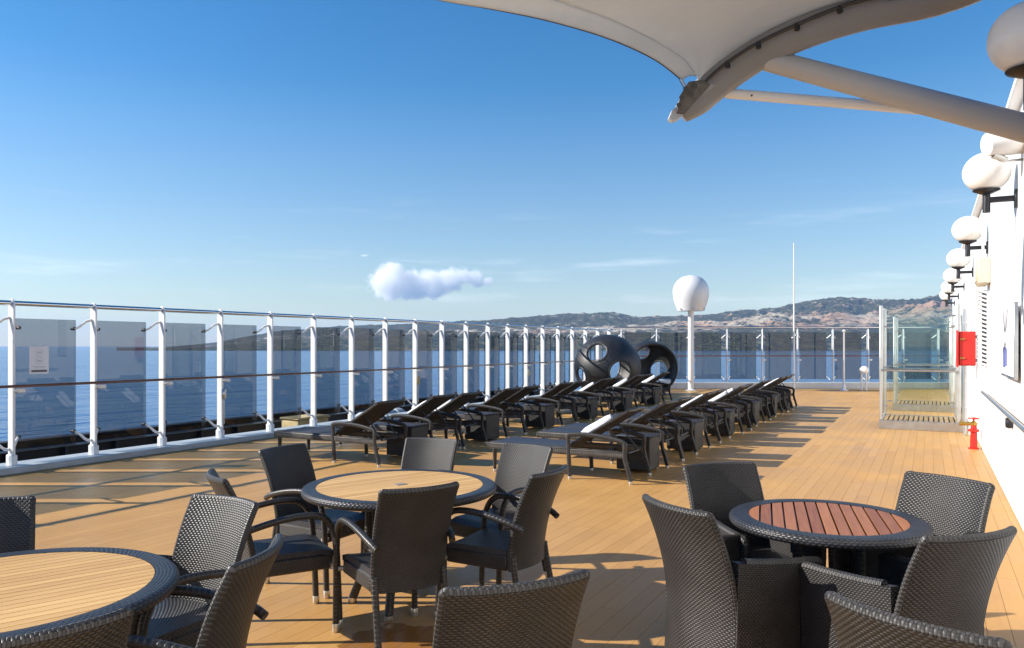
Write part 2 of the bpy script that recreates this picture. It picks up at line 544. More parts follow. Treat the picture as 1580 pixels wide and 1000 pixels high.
# spilt water near the tables: darker, glossy blotches
wets = None
for (xc_, zc_, r_) in ((-.62, 4.10, .34), (-.30, 4.02, .22)):
    dv = n.new('ShaderNodeVectorMath'); dv.operation = 'DISTANCE'; dv.inputs[1].default_value = C2W(xc_, zc_)
    l.new(geo.outputs['Position'], dv.inputs[0])
    e_ = Mx('SUBTRACT', 1.0, Mx('DIVIDE', dv.outputs['Value'], r_))
    wets = e_ if wets is None else Mx('MAXIMUM', wets, e_)
wn_ = n.new('ShaderNodeTexNoise'); wn_.inputs['Scale'].default_value = 5.5; wn_.inputs['Detail'].default_value = 3
l.new(geo.outputs['Position'], wn_.inputs['Vector'])
wm = n.new('ShaderNodeMapRange'); wm.interpolation_type = 'SMOOTHSTEP'; wm.inputs[1].default_value = .12; wm.inputs[2].default_value = .22
l.new(Mx('ADD', wets, Mx('MULTIPLY', Mx('SUBTRACT', wn_.outputs['Fac'], .5), 1.3)), wm.inputs[0])
wet = n.new('ShaderNodeMix'); wet.data_type = 'RGBA'
wet.inputs[7].default_value = (.23, .095, .020, 1)
l.new(Mx('MULTIPLY', wm.outputs[0], .85), wet.inputs[0]); l.new(mixc.outputs[2], wet.inputs[6])
l.new(wet.outputs[2], b.inputs['Base Color'])
rr = n.new('ShaderNodeMapRange'); rr.inputs[1].default_value = .35; rr.inputs[2].default_value = .65; rr.inputs[3].default_value = .34; rr.inputs[4].default_value = .52
l.new(st.outputs['Fac'], rr.inputs[0]); l.new(Mx('SUBTRACT', rr.outputs[0], Mx('MULTIPLY', wm.outputs[0], .22)), b.inputs['Roughness'])
b.inputs['Specular IOR Level'].default_value = .22
bp = n.new('ShaderNodeBump'); bp.inputs['Strength'].default_value = .12; bp.inputs['Distance'].default_value = .004
l.new(g.outputs['Fac'], bp.inputs['Height']); l.new(bp.outputs[0], b.inputs['Normal'])
M['deck'] = m
M['deck_base'] = plain('deck_caulk', (.20, .11, .05), .8)

def slatwood(name, c0, c1, rough):
    m, n, l, b = newmat(name)
    tc = n.new('ShaderNodeTexCoord'); oi = n.new('ShaderNodeObjectInfo')
    mp = n.new('ShaderNodeMapping'); mp.inputs['Scale'].default_value = (4, 60, 20)
    ad = n.new('ShaderNodeVectorMath'); ad.operation = 'ADD'
    l.new(tc.outputs['Object'], ad.inputs[0])
    cb = n.new('ShaderNodeCombineXYZ'); l.new(math_node(n, l, 'MULTIPLY', oi.outputs['Random'], 40.0), cb.inputs[0])
    l.new(cb.outputs[0], ad.inputs[1]); l.new(ad.outputs[0], mp.inputs[0])
    no = n.new('ShaderNodeTexNoise'); no.inputs['Scale'].default_value = 1.0; no.inputs['Detail'].default_value = 6
    l.new(mp.outputs[0], no.inputs['Vector'])
    f = math_node(n, l, 'ADD', math_node(n, l, 'MULTIPLY', no.outputs['Fac'], .7), math_node(n, l, 'MULTIPLY', oi.outputs['Random'], .4))
    mr = n.new('ShaderNodeMapRange'); mr.inputs[1].default_value = .25; mr.inputs[2].default_value = .85; l.new(f, mr.inputs[0])
    mx = n.new('ShaderNodeMix'); mx.data_type = 'RGBA'
    mx.inputs[6].default_value = (*c0, 1); mx.inputs[7].default_value = (*c1, 1)
    l.new(mr.outputs[0], mx.inputs[0]); l.new(mx.outputs[2], b.inputs['Base Color'])
    b.inputs['Roughness'].default_value = rough
    return m
M['teak'] = slatwood('pale_teak', (.44, .245, .078), (.64, .405, .150), .5)
M['redwood'] = slatwood('reddish_hardwood', (.20, .064, .022), (.37, .145, .052), .45)
M['grating'] = slatwood('grating_teak', (.36, .22, .09), (.52, .34, .16), .6)

# sea
m, n, l, b = newmat('sea_water')
b.inputs['Base Color'].default_value = (.006, .085, .25, 1)
b.inputs['Roughness'].default_value = .16
b.inputs['IOR'].default_value = 1.33
geo = n.new('ShaderNodeNewGeometry')
hs = []
for sc_, st_, w_ in ((.16, (1, .45, 1), .5), (.035, (1, .4, 1), 1.6), (.004, (1, .3, 1), 5.0)):
    mp = n.new('ShaderNodeMapping'); mp.inputs['Scale'].default_value = (sc_ * st_[0], sc_ * st_[1], sc_)
    mp.inputs['Rotation'].default_value = (0, 0, R_(-25))
    l.new(geo.outputs['Position'], mp.inputs[0])
    no = n.new('ShaderNodeTexNoise'); no.inputs['Scale'].default_value = 1; no.inputs['Detail'].default_value = 5; no.inputs['Roughness'].default_value = .55
    l.new(mp.outputs[0], no.inputs['Vector'])
    hs.append(math_node(n, l, 'MULTIPLY', no.outputs['Fac'], w_))
hh = math_node(n, l, 'ADD', math_node(n, l, 'ADD', hs[0], hs[1]), hs[2])
bp = n.new('ShaderNodeBump'); bp.inputs['Strength'].default_value = 1.0; bp.inputs['Distance'].default_value = 2.6
l.new(hh, bp.inputs['Height']); l.new(bp.outputs[0], b.inputs['Normal'])
M['sea'] = m

# hills
m, n, l, b = newmat('rocky_hills')
geo = n.new('ShaderNodeNewGeometry')
sep = n.new('ShaderNodeSeparateXYZ'); l.new(geo.outputs['Position'], sep.inputs[0])
sn_ = n.new('ShaderNodeSeparateXYZ'); l.new(geo.outputs['Normal'], sn_.inputs[0])
n1 = n.new('ShaderNodeTexNoise'); n1.inputs['Scale'].default_value = .011; n1.inputs['Detail'].default_value = 8; n1.inputs['Roughness'].default_value = .74
l.new(geo.outputs['Position'], n1.inputs['Vector'])
n2 = n.new('ShaderNodeTexNoise'); n2.inputs['Scale'].default_value = .0015; n2.inputs['Detail'].default_value = 5
l.new(geo.outputs['Position'], n2.inputs['Vector'])
at = n.new('ShaderNodeAttribute'); at.attribute_name = 'rock'
f = math_node(n, l, 'ADD', math_node(n, l, 'MULTIPLY', n1.outputs['Fac'], 1.0), at.outputs['Fac'])
mr = n.new('ShaderNodeMapRange'); mr.interpolation_type = 'SMOOTHSTEP'; mr.inputs[1].default_value = .76; mr.inputs[2].default_value = .88
l.new(f, mr.inputs[0])
veg = n.new('ShaderNodeMix'); veg.data_type = 'RGBA'
veg.inputs[6].default_value = (.030, .036, .020, 1); veg.inputs[7].default_value = (.12, .11, .06, 1)
vr = n.new('ShaderNodeMapRange'); vr.inputs[1].default_value = .38; vr.inputs[2].default_value = .66
l.new(n1.outputs['Fac'], vr.inputs[0]); l.new(vr.outputs[0], veg.inputs[0])
rk = n.new('ShaderNodeMix'); rk.data_type = 'RGBA'
rk.inputs[6].default_value = (.58, .49, .37, 1); rk.inputs[7].default_value = (.52, .33, .22, 1)
vr2 = n.new('ShaderNodeMapRange'); vr2.inputs[1].default_value = .46; vr2.inputs[2].default_value = .58
l.new(n2.outputs['Fac'], vr2.inputs[0]); l.new(vr2.outputs[0], rk.inputs[0])
mxh = n.new('ShaderNodeMix'); mxh.data_type = 'RGBA'
cz = n.new('ShaderNodeMapRange'); cz.inputs[1].default_value = -.5; cz.inputs[2].default_value = -.4; cz.inputs[3].default_value = 1.0; cz.inputs[4].default_value = 0.0
l.new(at.outputs['Fac'], cz.inputs[0])
n4 = n.new('ShaderNodeTexNoise'); n4.inputs['Scale'].default_value = .016; n4.inputs['Detail'].default_value = 5; n4.inputs['Roughness'].default_value = .65
l.new(geo.outputs['Position'], n4.inputs['Vector'])
cm = n.new('ShaderNodeMapRange'); cm.inputs[1].default_value = .47; cm.inputs[2].default_value = .60
l.new(n4.outputs['Fac'], cm.inputs[0])
cst = n.new('ShaderNodeMix'); cst.data_type = 'RGBA'
cst.inputs[6].default_value = (.018, .024, .010, 1); cst.inputs[7].default_value = (.17, .155, .07, 1)
l.new(cm.outputs[0], cst.inputs[0])
vz = n.new('ShaderNodeMix'); vz.data_type = 'RGBA'
l.new(cz.outputs[0], vz.inputs[0]); l.new(veg.outputs[2], vz.inputs[6]); l.new(cst.outputs[2], vz.inputs[7])
l.new(mr.outputs[0], mxh.inputs[0]); l.new(vz.outputs[2], mxh.inputs[6]); l.new(rk.outputs[2], mxh.inputs[7])
l.new(mxh.outputs[2], b.inputs['Base Color'])
b.inputs['Roughness'].default_value = .9; b.inputs['Specular IOR Level'].default_value = .1
n3 = n.new('ShaderNodeTexNoise'); n3.inputs['Scale'].default_value = .02; n3.inputs['Detail'].default_value = 6; n3.inputs['Roughness'].default_value = .7
l.new(geo.outputs['Position'], n3.inputs['Vector'])
bp = n.new('ShaderNodeBump'); bp.inputs['Strength'].default_value = 1; bp.inputs['Distance'].default_value = 60
l.new(n3.outputs['Fac'], bp.inputs['Height']); l.new(bp.outputs[0], b.inputs['Normal'])
M['hills'] = m

# ------------------------------------------------------------------ sea and hills
SEA = -35.0
mb = MB()
ring = [0, 200, 600, 1500, 4000, 10000, 25000]
N = 96
vs = [(0, 0, SEA)]; fs = []
for r in ring[1:]:
    for k in range(N):
        a = 2 * math.pi * k / N
        vs.append((r * math.cos(a), r * math.sin(a), SEA))
for k in range(N):
    fs.append((0, 1 + k, 1 + (k + 1) % N))
for i in range(len(ring) - 2):
    for k in range(N):
        k2 = (k + 1) % N
        fs.append((1 + i * N + k, 1 + (i + 1) * N + k, 1 + (i + 1) * N + k2, 1 + i * N + k2))
mb.add(vs, fs)
tag(mb.build('sea', M['sea'], smooth=0), 'blue open sea around the ship', 'sea', kind='structure')

def lerp_tab(t, x):
    if x <= t[0][0]: return t[0][1]
    for (x0, y0), (x1, y1) in zip(t, t[1:]):
        if x <= x1: return y0 + (y1 - y0) * (x - x0) / (x1 - x0)
    return t[-1][1]
SKY = [(250, 536), (330, 529), (420, 512), (520, 503), (640, 500), (740, 495), (790, 490), (850, 486), (880, 484), (930, 480), (950, 483), (985, 491), (1015, 489),
       (1040, 490), (1080, 487), (1105, 485), (1150, 478), (1180, 475), (1205, 475), (1230, 468), (1262, 463), (1310, 460), (1350, 463), (1400, 464), (1450, 458), (1520, 455), (1700, 470), (1900, 490)]
FOOT = [(250, 537), (330, 534), (420, 521), (600, 514), (760, 511), (900, 508), (950, 506), (1000, 503), (1060, 500), (1120, 499), (1150, 494), (1190, 488), (1250, 492), (1290, 486),
        (1330, 492), (1380, 478), (1440, 472), (1520, 474), (1700, 490), (1900, 505)]
COAST = [(250, 538), (330, 536), (420, 528), (600, 522), (800, 519), (1000, 516), (1200, 514), (1400, 513), (1900, 516)]
R_SHORE, R_COAST, R_FOOT, R_RIDGE, R_END = 5000., 5600., 6900., 9300., 12500.
mb = MB(); rocks = []
NA, NR = 860, 150
hv = []
for j in range(NR + 1):
    t = j / NR
    r = R_SHORE - 100 + (R_END - R_SHORE + 100) * t ** 1.25
    for i in range(NA + 1):
        px = 180 + (1900 - 180) * i / NA
        xc = (px - CX) / F_PX * r
        p = C2W(xc, r)
        q = Vector((p.x * .001, p.y * .001, 0))
        wob = mnoise.noise(q * .9 + Vector((3, 7, 1))) * 420
        rr_ = r + wob * min(1, (r - R_SHORE) / 1500 if r > R_SHORE else 0)
        H = lambda tab, d: EYE + (CY - lerp_tab(tab, px)) * d / F_PX
        h0, h1, h2, h3 = SEA - 2, H(COAST, R_COAST), H(FOOT, R_FOOT), H(SKY, R_RIDGE)
        if rr_ < R_SHORE: h = SEA - 3; k = 0
        elif rr_ < R_COAST:
            s_ = (rr_ - R_SHORE) / (R_COAST - R_SHORE); h = h0 + (h1 - h0) * s_ ** .7; k = .35
        elif rr_ < R_FOOT:
            s_ = (rr_ - R_COAST) / (R_FOOT - R_COAST); h = h1 + (h2 - h1) * (s_ ** 1.6); k = .5 + .5 * s_
        elif rr_ < R_RIDGE:
            s_ = (rr_ - R_FOOT) / (R_RIDGE - R_FOOT)
            dip = math.sin(math.pi * min(1, s_ * 1.6)) * .10
            h = h2 + (h3 - h2) * max(0, s_ ** 1.3 - dip); k = 1
        else:
            s_ = (rr_ - R_RIDGE) / (R_END - R_RIDGE); h = h3 - (h3 - SEA) * s_ * 1.05; k = 1 - s_
        f1 = mnoise.ridged_multi_fractal(q * 1.9, .9, 2.15, 7, 1.0, 2.0)
        f2 = mnoise.fractal(q * 9.0, .7, 2.1, 5)
        hh = max(0, h - SEA)
        amp = .30 * hh * k if k else 0
        fade = 1.0 - .75 * math.exp(-((rr_ - R_RIDGE) / 700) ** 2)
        h += amp * fade * (f1 - 1.0) * .55 + .07 * hh * k * f2 * (.4 + .6 * fade)
        hv.append((p.x, p.y, h))
        rk_ = .17 + .17 * math.exp(-((rr_ - R_FOOT + 100) / 700) ** 2) + .10 * f2 - (.9 if rr_ < R_COAST + 250 + 120 * f2 else 0)
        rk_ -= 0 if px > 950 else min(.10, (950 - px) / 2500)
        rocks.append(rk_ + .10 * (f1 - 1) * (1 if rr_ > R_COAST + 250 else 0))
fs = [(j * (NA + 1) + i, j * (NA + 1) + i + 1, (j + 1) * (NA + 1) + i + 1, (j + 1) * (NA + 1) + i) for j in range(NR) for i in range(NA)]
mb.add(hv, fs)
ho = mb.build('hills', M['hills'], smooth=60)
at_ = ho.data.attributes.new('rock', 'FLOAT', 'POINT'); at_.data.foreach_set('value', rocks)
tag(ho, 'rocky coastal hills and dark green shore across the water', 'hills', kind='structure')

# white hilltop building on the ridge
bq = P3(1446, 461, 9000.0)
t = thing('hilltop_building', 'small white building on the crest of the far hills', 'building', (bq.x, bq.y, bq.z - 14), YAW)
mb = MB(); mb.box((0, 0, 10), (60, 24, 36)); mb.build('main_block', M['white'], t, smooth=0)
mb = MB(); mb.box((48, 2, 2), (36, 20, 22)); mb.build('side_block', M['white'], t, smooth=0)
mb = MB(); mb.box((0, 0, 29.5), (64, 27, 3)); mb.build('roof', M['curb'], t, smooth=0)
for k in range(5):
    mb = MB(); mb.box((-22 + 11 * k, -12.3, 14), (6, .8, 10)); mb.build('window', M['gang'], t, smooth=0)

# ------------------------------------------------------------------ ship: deck, curb, gangway, wall
XR, XL = 0.70, -9.92          # wall face and inner edge of the rail curb
FAR = 28.0                     # forward distance of the after rail, which lies square to the view
def y_end(x, back=0.35):
    """where the plank row at x meets the after curb"""
    return ((FAR - back) + x * sn) / cs
mb = MB()
mb.prism([(XL - .6, -6), (XR + .3, -6), (XR + .3, y_end(XR + .3, -.4)), (XL - .6, y_end(XL - .6, -.4))], -.30, -.006)
tag(mb.build('deck', M['deck_base'], smooth=0), kind='structure')
deck = bpy.data.objects['deck']

PW, PL = 0.12, 2.4
cands = []
nrow = int((XR - XL) / PW) + 1
for i in range(nrow):
    x0 = XL + i * PW
    off = (i * 0.83) % PL
    ye = y_end(x0 + PW)
    y = -4 - off
    while y < ye:
        y1 = min(y + PL, ye)
        if y1 - y > .1:
            xm, ym = x0 + PW / 2, (y + y1) / 2
            xc, zc = xm * cs + ym * sn, -xm * sn + ym * cs
            yc = max(zc, .5)
            px = CX + F_PX * xc / yc; py = CY + F_PX * EYE / yc
            vis = zc > 3.2 and -150 < px < 1650 and py < 1120
            cands.append((-(1 / yc ** 3) if vis else 1, x0, y, y1))
        y = y1
cands.sort()
full = MB().box((0, 0, -.004), (PW - .0022, PL - .0022, .008)).mesh('plank', M['deck'], 0)
rest = MB(); tones = []
for k, (_, x0, y, y1) in enumerate(cands):
    if k < 300 and abs(y1 - y - PL) < 1e-4:
        o = inst('plank', full, deck, (x0 + PW / 2, (y + y1) / 2, 0))
    else:
        nf = len(rest.f)
        rest.box((x0 + PW / 2, (y + y1) / 2, -.004), (PW - .0022, y1 - y - .0022, .008))
        tones += [random.random() * .10] * (len(rest.f) - nf)
ro = rest.build('planks', M['deck'], deck, smooth=0)
ta = ro.data.attributes.new('tone', 'FLOAT', 'FACE'); ta.data.foreach_set('value', tones)
ro['kind'] = 'stuff'

YR0, PITCH, NPOST = 5.43, 1.075, 20
XP = -10.15
Y_CORNER = YR0 + PITCH * (NPOST - 1)
mb = MB()
mb.box(((XL - 10.42) / 2, (Y_CORNER - 6) / 2 + .15, .045), (.5, Y_CORNER + 6.3, .09), .012)
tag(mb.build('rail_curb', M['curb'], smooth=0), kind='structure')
mb = MB()
a, b_ = C2W(3.55, FAR), C2W(16.1, FAR)
d_ = (b_ - a).normalized()
mb.bar(a + Vector((0, 0, .12)), b_ + Vector((0, 0, .12)), .35, .24, .015)
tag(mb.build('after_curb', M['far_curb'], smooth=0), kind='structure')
# lower gangway outside the rail with its dark bulwark
mb = MB()
mb.box((-11.7, 10.0, -.75), (2.2, 36, .2))
mb.box((-12.75, 10.0, -.42), (.12, 36, .9), .01)
mb.box((-12.75, 10.0, .055), (.26, 36, .05), .01)
mb.box((-10.48, 10.0, -.34), (.10, 36, .62))
gang = mb.build('outer_gangway', M['gang_lip'], smooth=0)
tag(gang, 'dark painted lower gangway and bulwark outside the glass rail', 'gangway', kind='structure')
mb = MB()
for y in [2.2 + .9 * i for i in range(32)]:
    mb.box((-12.63, y, -.30), (.10, .05, .62), .005)
mb.tube([(-11.2, -7, -.42), (-11.2, 27, -.42)], .06, 8)
mb.tube([(-11.45, -7, -.50), (-11.45, 27, -.50)], .045, 8)
mb.build('bulwark_frames', M['gang'], gang, smooth=40)
for (x_, z_, r_) in ((-12.58, -.06, .022), (-11.0, -.22, .025)):
    mb = MB(); mb.tube([(x_, -7, z_), (x_, 27, z_)], r_, 8); mb.build('pipe', M['curb'], gang)

# superstructure wall
wall = thing('superstructure_wall', 'long white painted steel wall beside the deck', 'wall', (XR, 0, 0))
WT = 3.72
mb = MB(); mb.box((.25, 12.5, WT / 2), (.5, 38, WT), .01)
mb.build('plating', M['wall_white'], wall, smooth=0)
mb = MB(); mb.box((.22, 12.5, WT + .04), (.62, 38, .08), .012)
mb.build('coping', M['white'], wall, smooth=0)
for y in (3.4, 6.2, 10.9, 13.35, 17.4, 20.1):
    mb = MB(); mb.box((-.004, y, WT / 2), (.012, .05, WT - .1), .003); mb.build('seam_strip', M['white'], wall, smooth=0)
# storm rail at hip height
mb = MB(); mb.tube([(-.055, 2.0, .94), (-.055, 12.6, .94)], .021, 10)
g_ = mb.build('storm_rail', M['steel'], wall)
for y in (3.0, 5.5, 8.0, 10.4, 12.4):
    mb = MB(); mb.tube([(-.055, y, .94), (0.0, y, .90)], .011, 8); mb.build('rail_bracket', M['white'], g_)
mb = MB(); mb.lathe([(.0, 0), (.05, 0), (.055, .03), (.045, .06), (0, .064)], 16)
k_ = mb.build('door_stop', M['black'], wall, (-.001, 8.76, .85)); k_.rotation_euler = (0, R_(-90), 0)

# ------------------------------------------------------------------ glass rail
post_me = MB()
post_me.box((0, 0, 1.02), (.130, .024, 2.04), .005)
post_me.box((0, 0, .055), (.15, .07, .16), .012)
post_me = post_me.mesh('post', M['white'])
loop_me = MB()
loop_me.tube([(0, .012 * 0, 0)] + [(.042 * math.cos(a), 0, .042 * math.sin(a)) for a in [R_(-100 + 20 * i) for i in range(19)]], .012, 8)
loop_me = loop_me.mesh('rail_clip', M['white'])
def arm_mesh(side, up):
    m_ = MB()
    if up:
        pts = spline([(-.02, side * .02, 1.86), (-.07, side * .06, 1.84), (-.13, side * .13, 1.76), (-.17, side * .175, 1.74)], 5)
    else:
        pts = spline([(-.02, side * .02, .20), (-.07, side * .06, .21), (-.13, side * .13, .30), (-.17, side * .175, .33)], 5)
    m_.tube(pts, [.020 - .006 * i / (len(pts) - 1) for i in range(len(pts))], 8)
    return m_.mesh('glass_arm', M['white'])
arms = [arm_mesh(s_, u_) for s_ in (-1, 1) for u_ in (0, 1)]
def disc_mesh(side, up):
    m_ = MB(); z = 1.74 if up else .33
    m_.tube([(-.15, side * .175, z), (-.19, side * .175, z)], .024, 12)
    m_.tube([(-.199, side * .175, z), (-.215, side * .175, z)], .022, 12)
    return m_.mesh('clamp_disc', M['dark_metal'])
discs = [disc_mesh(s_, u_) for s_ in (-1, 1) for u_ in (0, 1)]
brk_me = MB(); brk_me.box((.10, .055, .945), (.06, .10, .06), .012); brk_me.box((.09, .0, .945), (.06, .05, .03), .004)
brk_me = brk_me.mesh('handrail_bracket', M['white'])

def rail(name, label, origin, ang, n, pitch, panew, parent_extra=None):
    """local frame: +y along the rail, -x outboard"""
    root = thing(name, label, 'railing', origin, ang)
    i0 = -9 if name == 'side_glass_railing' else 0
    for i in range(i0, n):
        p = inst('post', post_me, root, (0, i * pitch, .085))
        inst('rail_clip', loop_me, p, (0, 0, 2.045))
        for a_, d_m in zip(arms, discs):
            q = inst('glass_arm', a_, p)
            inst('clamp_disc', d_m, p)
        inst('handrail_bracket', brk_me, p)
    L = (n - 1) * pitch
    m_ = MB(); m_.tube([(0, i0 * pitch - .3, 2.13), (0, L + .3, 2.13)], .031, 14)
    m_.build('top_rail', M['chrome'], root)
    m_ = MB(); m_.box((.11, (L + i0 * pitch) / 2, 1.085), (.075, L - i0 * pitch + .5, .034), .013)
    m_.build('handrail', M['handrail'], root)
    pm = MB(); pm.box((0, 0, 0), (.010, panew, 1.72), .002); pm = pm.mesh('glass_pane', M['pane'])
    for i in range(i0, n - (1 if i0 else 0)):
        inst('glass_pane', pm, root, (-.185, (i + .5) * pitch, 1.085))
    return root
side = rail('side_glass_railing', 'tall glass windscreen railing with white posts along the open side of the deck', (XP, YR0, 0), 0, NPOST, PITCH, .80)
NF, PF = 10, 1.29
fa = C2W(4.0, FAR)
ang = math.atan2(-(C2W(1, 0).x), C2W(1, 0).y)   # local +y -> camera right
after = rail('after_glass_railing', 'glass windscreen railing across the far end of the deck', (fa.x, fa.y, .12), ang, NF, PF, .97)
for o in after.children:
    if o.name.startswith(('post',)):
        o.location.z -= .09

# ------------------------------------------------------------------ chairs
def make_chair(name, tub=False, arms=True):
    root = thing(name, 'dark woven armchair', 'chair')
    w = M['wick_tub'] if tub else M['wick_chair']
    H_ = .885 if tub else .875
    zb = .10 if tub else .335
    hw0, hw1 = (.224, .222) if tub else (.192, .204)
    def back(u, v):
        z = zb + (H_ - zb) * v
        s_ = max(0.0, (z - .40)) / (H_ - .40)
        x = (u * 2 - 1) * (hw0 + (hw1 - hw0) * s_)
        y = -.235 - .035 * s_ - .115 * s_ * s_ + .045 * (u * 2 - 1) ** 2
        if z < .40: y += -.02 * (.40 - z) / .3
        return Vector((-x, y, z))
    mb = MB(); mb.panel(back, .034, 18, 22, .42, H_ - zb)
    bk = mb.build('backrest', w, root, smooth=50)
    # piping of thick strands round the edge
    edge = [back(0, v / 24) for v in range(25)] + [back(u / 14, 1) for u in range(1, 15)] + [back(1, 1 - v / 24) for v in range(1, 25)]
    def beads(pts, r0, step=.011):
        out = [pts[0]]; rs = [r0]
        acc = 0
        dense = spline(pts, 4)
        last = dense[0]; d = 0; pp = [last]
        for p in dense[1:]:
            pp.append(p)
        return pp, [r0] * len(pp)
    pp, rs = beads(edge, .0165)
    mb = MB(); mb.tube(pp, rs, 8)
    mb.build('edge_braid', M['braid'], bk)
    sw = .205 if not tub else .20
    def seat(u, v):
        x = (u * 2 - 1) * sw * (1 - .06 * (1 - v)); y = -.232 + .05 * (u * 2 - 1) ** 2 * (1 - v) + .487 * v
        return Vector((x, y, .425 + .012 * math.sin(math.pi * u) * 0 - .02 * max(0, v - .85) / .15 + .008 * (u * 2 - 1) ** 2))
    mb = MB(); mb.panel(seat, .03, 12, 14, .46, .48)
    mb.build('seat', M['seat'], root)
    if not tub:
        mb = MB()
        mb.box((0, .235, .375), (2 * sw - .02, .03, .085), .012)
        for s_ in (-1, 1): mb.bar((s_ * (sw - .015), -.175, .375), (s_ * (sw - .01), .235, .375), .03, .085, .01)
        mb.build('apron', w, root)
        for s_ in (-1, 1):
            # front leg, arm loop back to the backrest
            pts = [(s_ * .238, .270, .045), (s_ * .238, .262, .25), (s_ * .240, .250, .47), (s_ * .242, .225, .575), (s_ * .243, .165, .640),
                   (s_ * .243, .06, .655), (s_ * .238, -.08, .640), (s_ * .226, -.22, .605), (s_ * .208, -.285, .575)]
            if not arms: pts = [(s_ * .195, .262, .045), (s_ * .195, .25, .25), (s_ * .192, .235, .40)]
            mb = MB(); mb.tube(spline(pts, 6), .0185, 10)
            lg = mb.build('arm_and_front_leg' if arms else 'front_leg', M['tube_wick'], root)
            mb = MB(); mb.lathe([(.0185, 0), (.0205, .003), (.0205, .045), (.0195, .048)], 14, (s_ * (.238 if arms else .195), .271 if arms else .263, 0)); mb.build('leg_tip', M['tip'], lg)
            pts = [(s_ * .192, -.205, .42), (s_ * .194, -.225, .30), (s_ * .198, -.265, .12), (s_ * .200, -.285, .045)]
            mb = MB(); mb.tube(spline(pts, 5), .0185, 10)
            lg = mb.build('rear_leg', M['tube_wick'], root)
            mb = MB(); mb.lathe([(.0185, 0), (.0205, .003), (.0205, .045), (.0195, .048)], 14, (s_ * .200, -.287, 0)); mb.build('leg_tip', M['tip'], lg)
            mb = MB(); mb.tube([(s_ * .236, .235, .36), (s_ * .192, .235, .36)], .014, 8); mb.build('bolt', M['tip'], lg)
    else:
        for s_ in (-1, 1):
            def side_p(u, v, s_=s_):
                y = -.205 + .495 * u
                top = .655 - .035 * u + .02 * (1 - u) ** 3
                z = .07 + (top - .07) * v
                return Vector((s_ * (.212 + .014 * v + .0 * u), y, z))
            mb = MB(); mb.panel(side_p, .042, 14, 14, .51, .58)
            sp = mb.build('side_panel', w, root, smooth=50)
            e = [side_p(.10, 1), side_p(.25, 1), side_p(.5, 1), side_p(.75, 1), side_p(.97, 1), side_p(1, .95), side_p(1, .6), side_p(1, .3), side_p(1, 0)]
            mb = MB(); pp, rs = beads(e, .0205); mb.tube(pp, rs, 8); mb.build('edge_braid', M['braid'], sp)
            for y in (-.215, .262):
                mb = MB(); mb.tube([(s_ * .208, y, .03), (s_ * .208, y, .12)], .02, 10)
                lg = mb.build('leg', M['tube_wick'], root)
                mb = MB(); mb.lathe([(.021, 0), (.0225, .003), (.0225, .03)], 14, (s_ * .208, y, 0)); mb.build('leg_tip', M['tip'], lg)
        def front(u, v): return Vector(((u * 2 - 1) * .195, .255 - .01 * v, .10 + .32 * v))
        mb = MB(); mb.panel(lambda u, v: front(1 - u, v), .03, 10, 6, .46, .32)
        mb.build('front_panel', w, root)
    freeze(root)
    return root

def put_chair(proto, first, xc, zc, fx, fz, label, group):
    o = proto if first else copy_tree(proto)
    p = C2W(xc, zc); f_ = C2W(fx, fz)
    o.location = (p.x, p.y, 0)
    o.rotation_euler = (0, 0, math.atan2(-f_.x, f_.y))
    tag(o, label, 'chair', group)
    return o

A = make_chair('wicker_armchair')
B = make_chair('wicker_tub_chair', True)
C_ = make_chair('wicker_side_chair', False, False)
GA = 'open-armed woven chairs around the pale teak tables'
listA = [
    (-1.30, 5.18, .88, -.47, 'dark woven armchair in shade at the rail side of the middle teak table'),
    (-1.33, 4.40, .86, .50, 'dark woven armchair seen edge-on between the two teak tables'),
    (-.64, 4.16, -.52, .86, 'dark woven armchair with its shaded back turned, tucked under the middle teak table'),
    (-.08, 4.54, -.87, .50, 'dark woven armchair in profile at the middle teak table, beside the lone armless chair'),
    (-.10, 5.17, -.63, -.78, 'sunlit woven armchair across the middle teak table, beside the sun lounger foot ends'),
    (-.72, 5.48, -.33, -.94, 'sunlit woven armchair behind the middle teak table, only its back showing over the top'),
    (-1.50, 3.25, -.49, -.87, 'sunlit woven armchair at the big cut-off teak table, full back and arm in the light'),
    (-1.23, 2.70, -1.0, .06, 'woven armchair seen from its side edge, pushed up to the cut-off teak table'),
    (-1.42, 2.19, -.66, .75, 'woven armchair with only its dark back top showing before the cut-off teak table'),
    (-2.24, 3.20, .55, -.83, 'dark woven armchair behind the cut-off teak table, towards the rail'),
]
for i, (x, z, fx, fz, lb) in enumerate(listA):
    put_chair(A, i == 0, x, z, fx, fz, lb, GA)
GB = 'closed-sided woven tub chairs around the red wood table'
listB = [
    (1.03, 3.55, .89, .45, 'woven tub chair with sunlit tall back and dark side panel beside the red wood table'),
    (1.31, 4.17, .26, -.97, 'dark woven tub chair with shaded inner back behind the red wood table'),
    (2.01, 3.88, -.87, -.49, 'sunlit woven tub chair behind the red wood table towards the white wall'),
    (1.61, 3.20, -.34, .94, 'dark woven tub chair with its back turned, tucked under the red wood table'),
    (1.31, 2.20, .80, .60, 'woven tub chair half in shade, standing away from the red wood table behind the others'),
]
for i, (x, z, fx, fz, lb) in enumerate(listB):
    put_chair(B, i == 0, x, z, fx, fz, lb, GB)

put_chair(C_, True, -.115, 2.64, -.39, .92, 'lone dark armless woven chair between the middle teak and red wood tables', None)
C_.scale = (1.13, 1.0, 1.0)

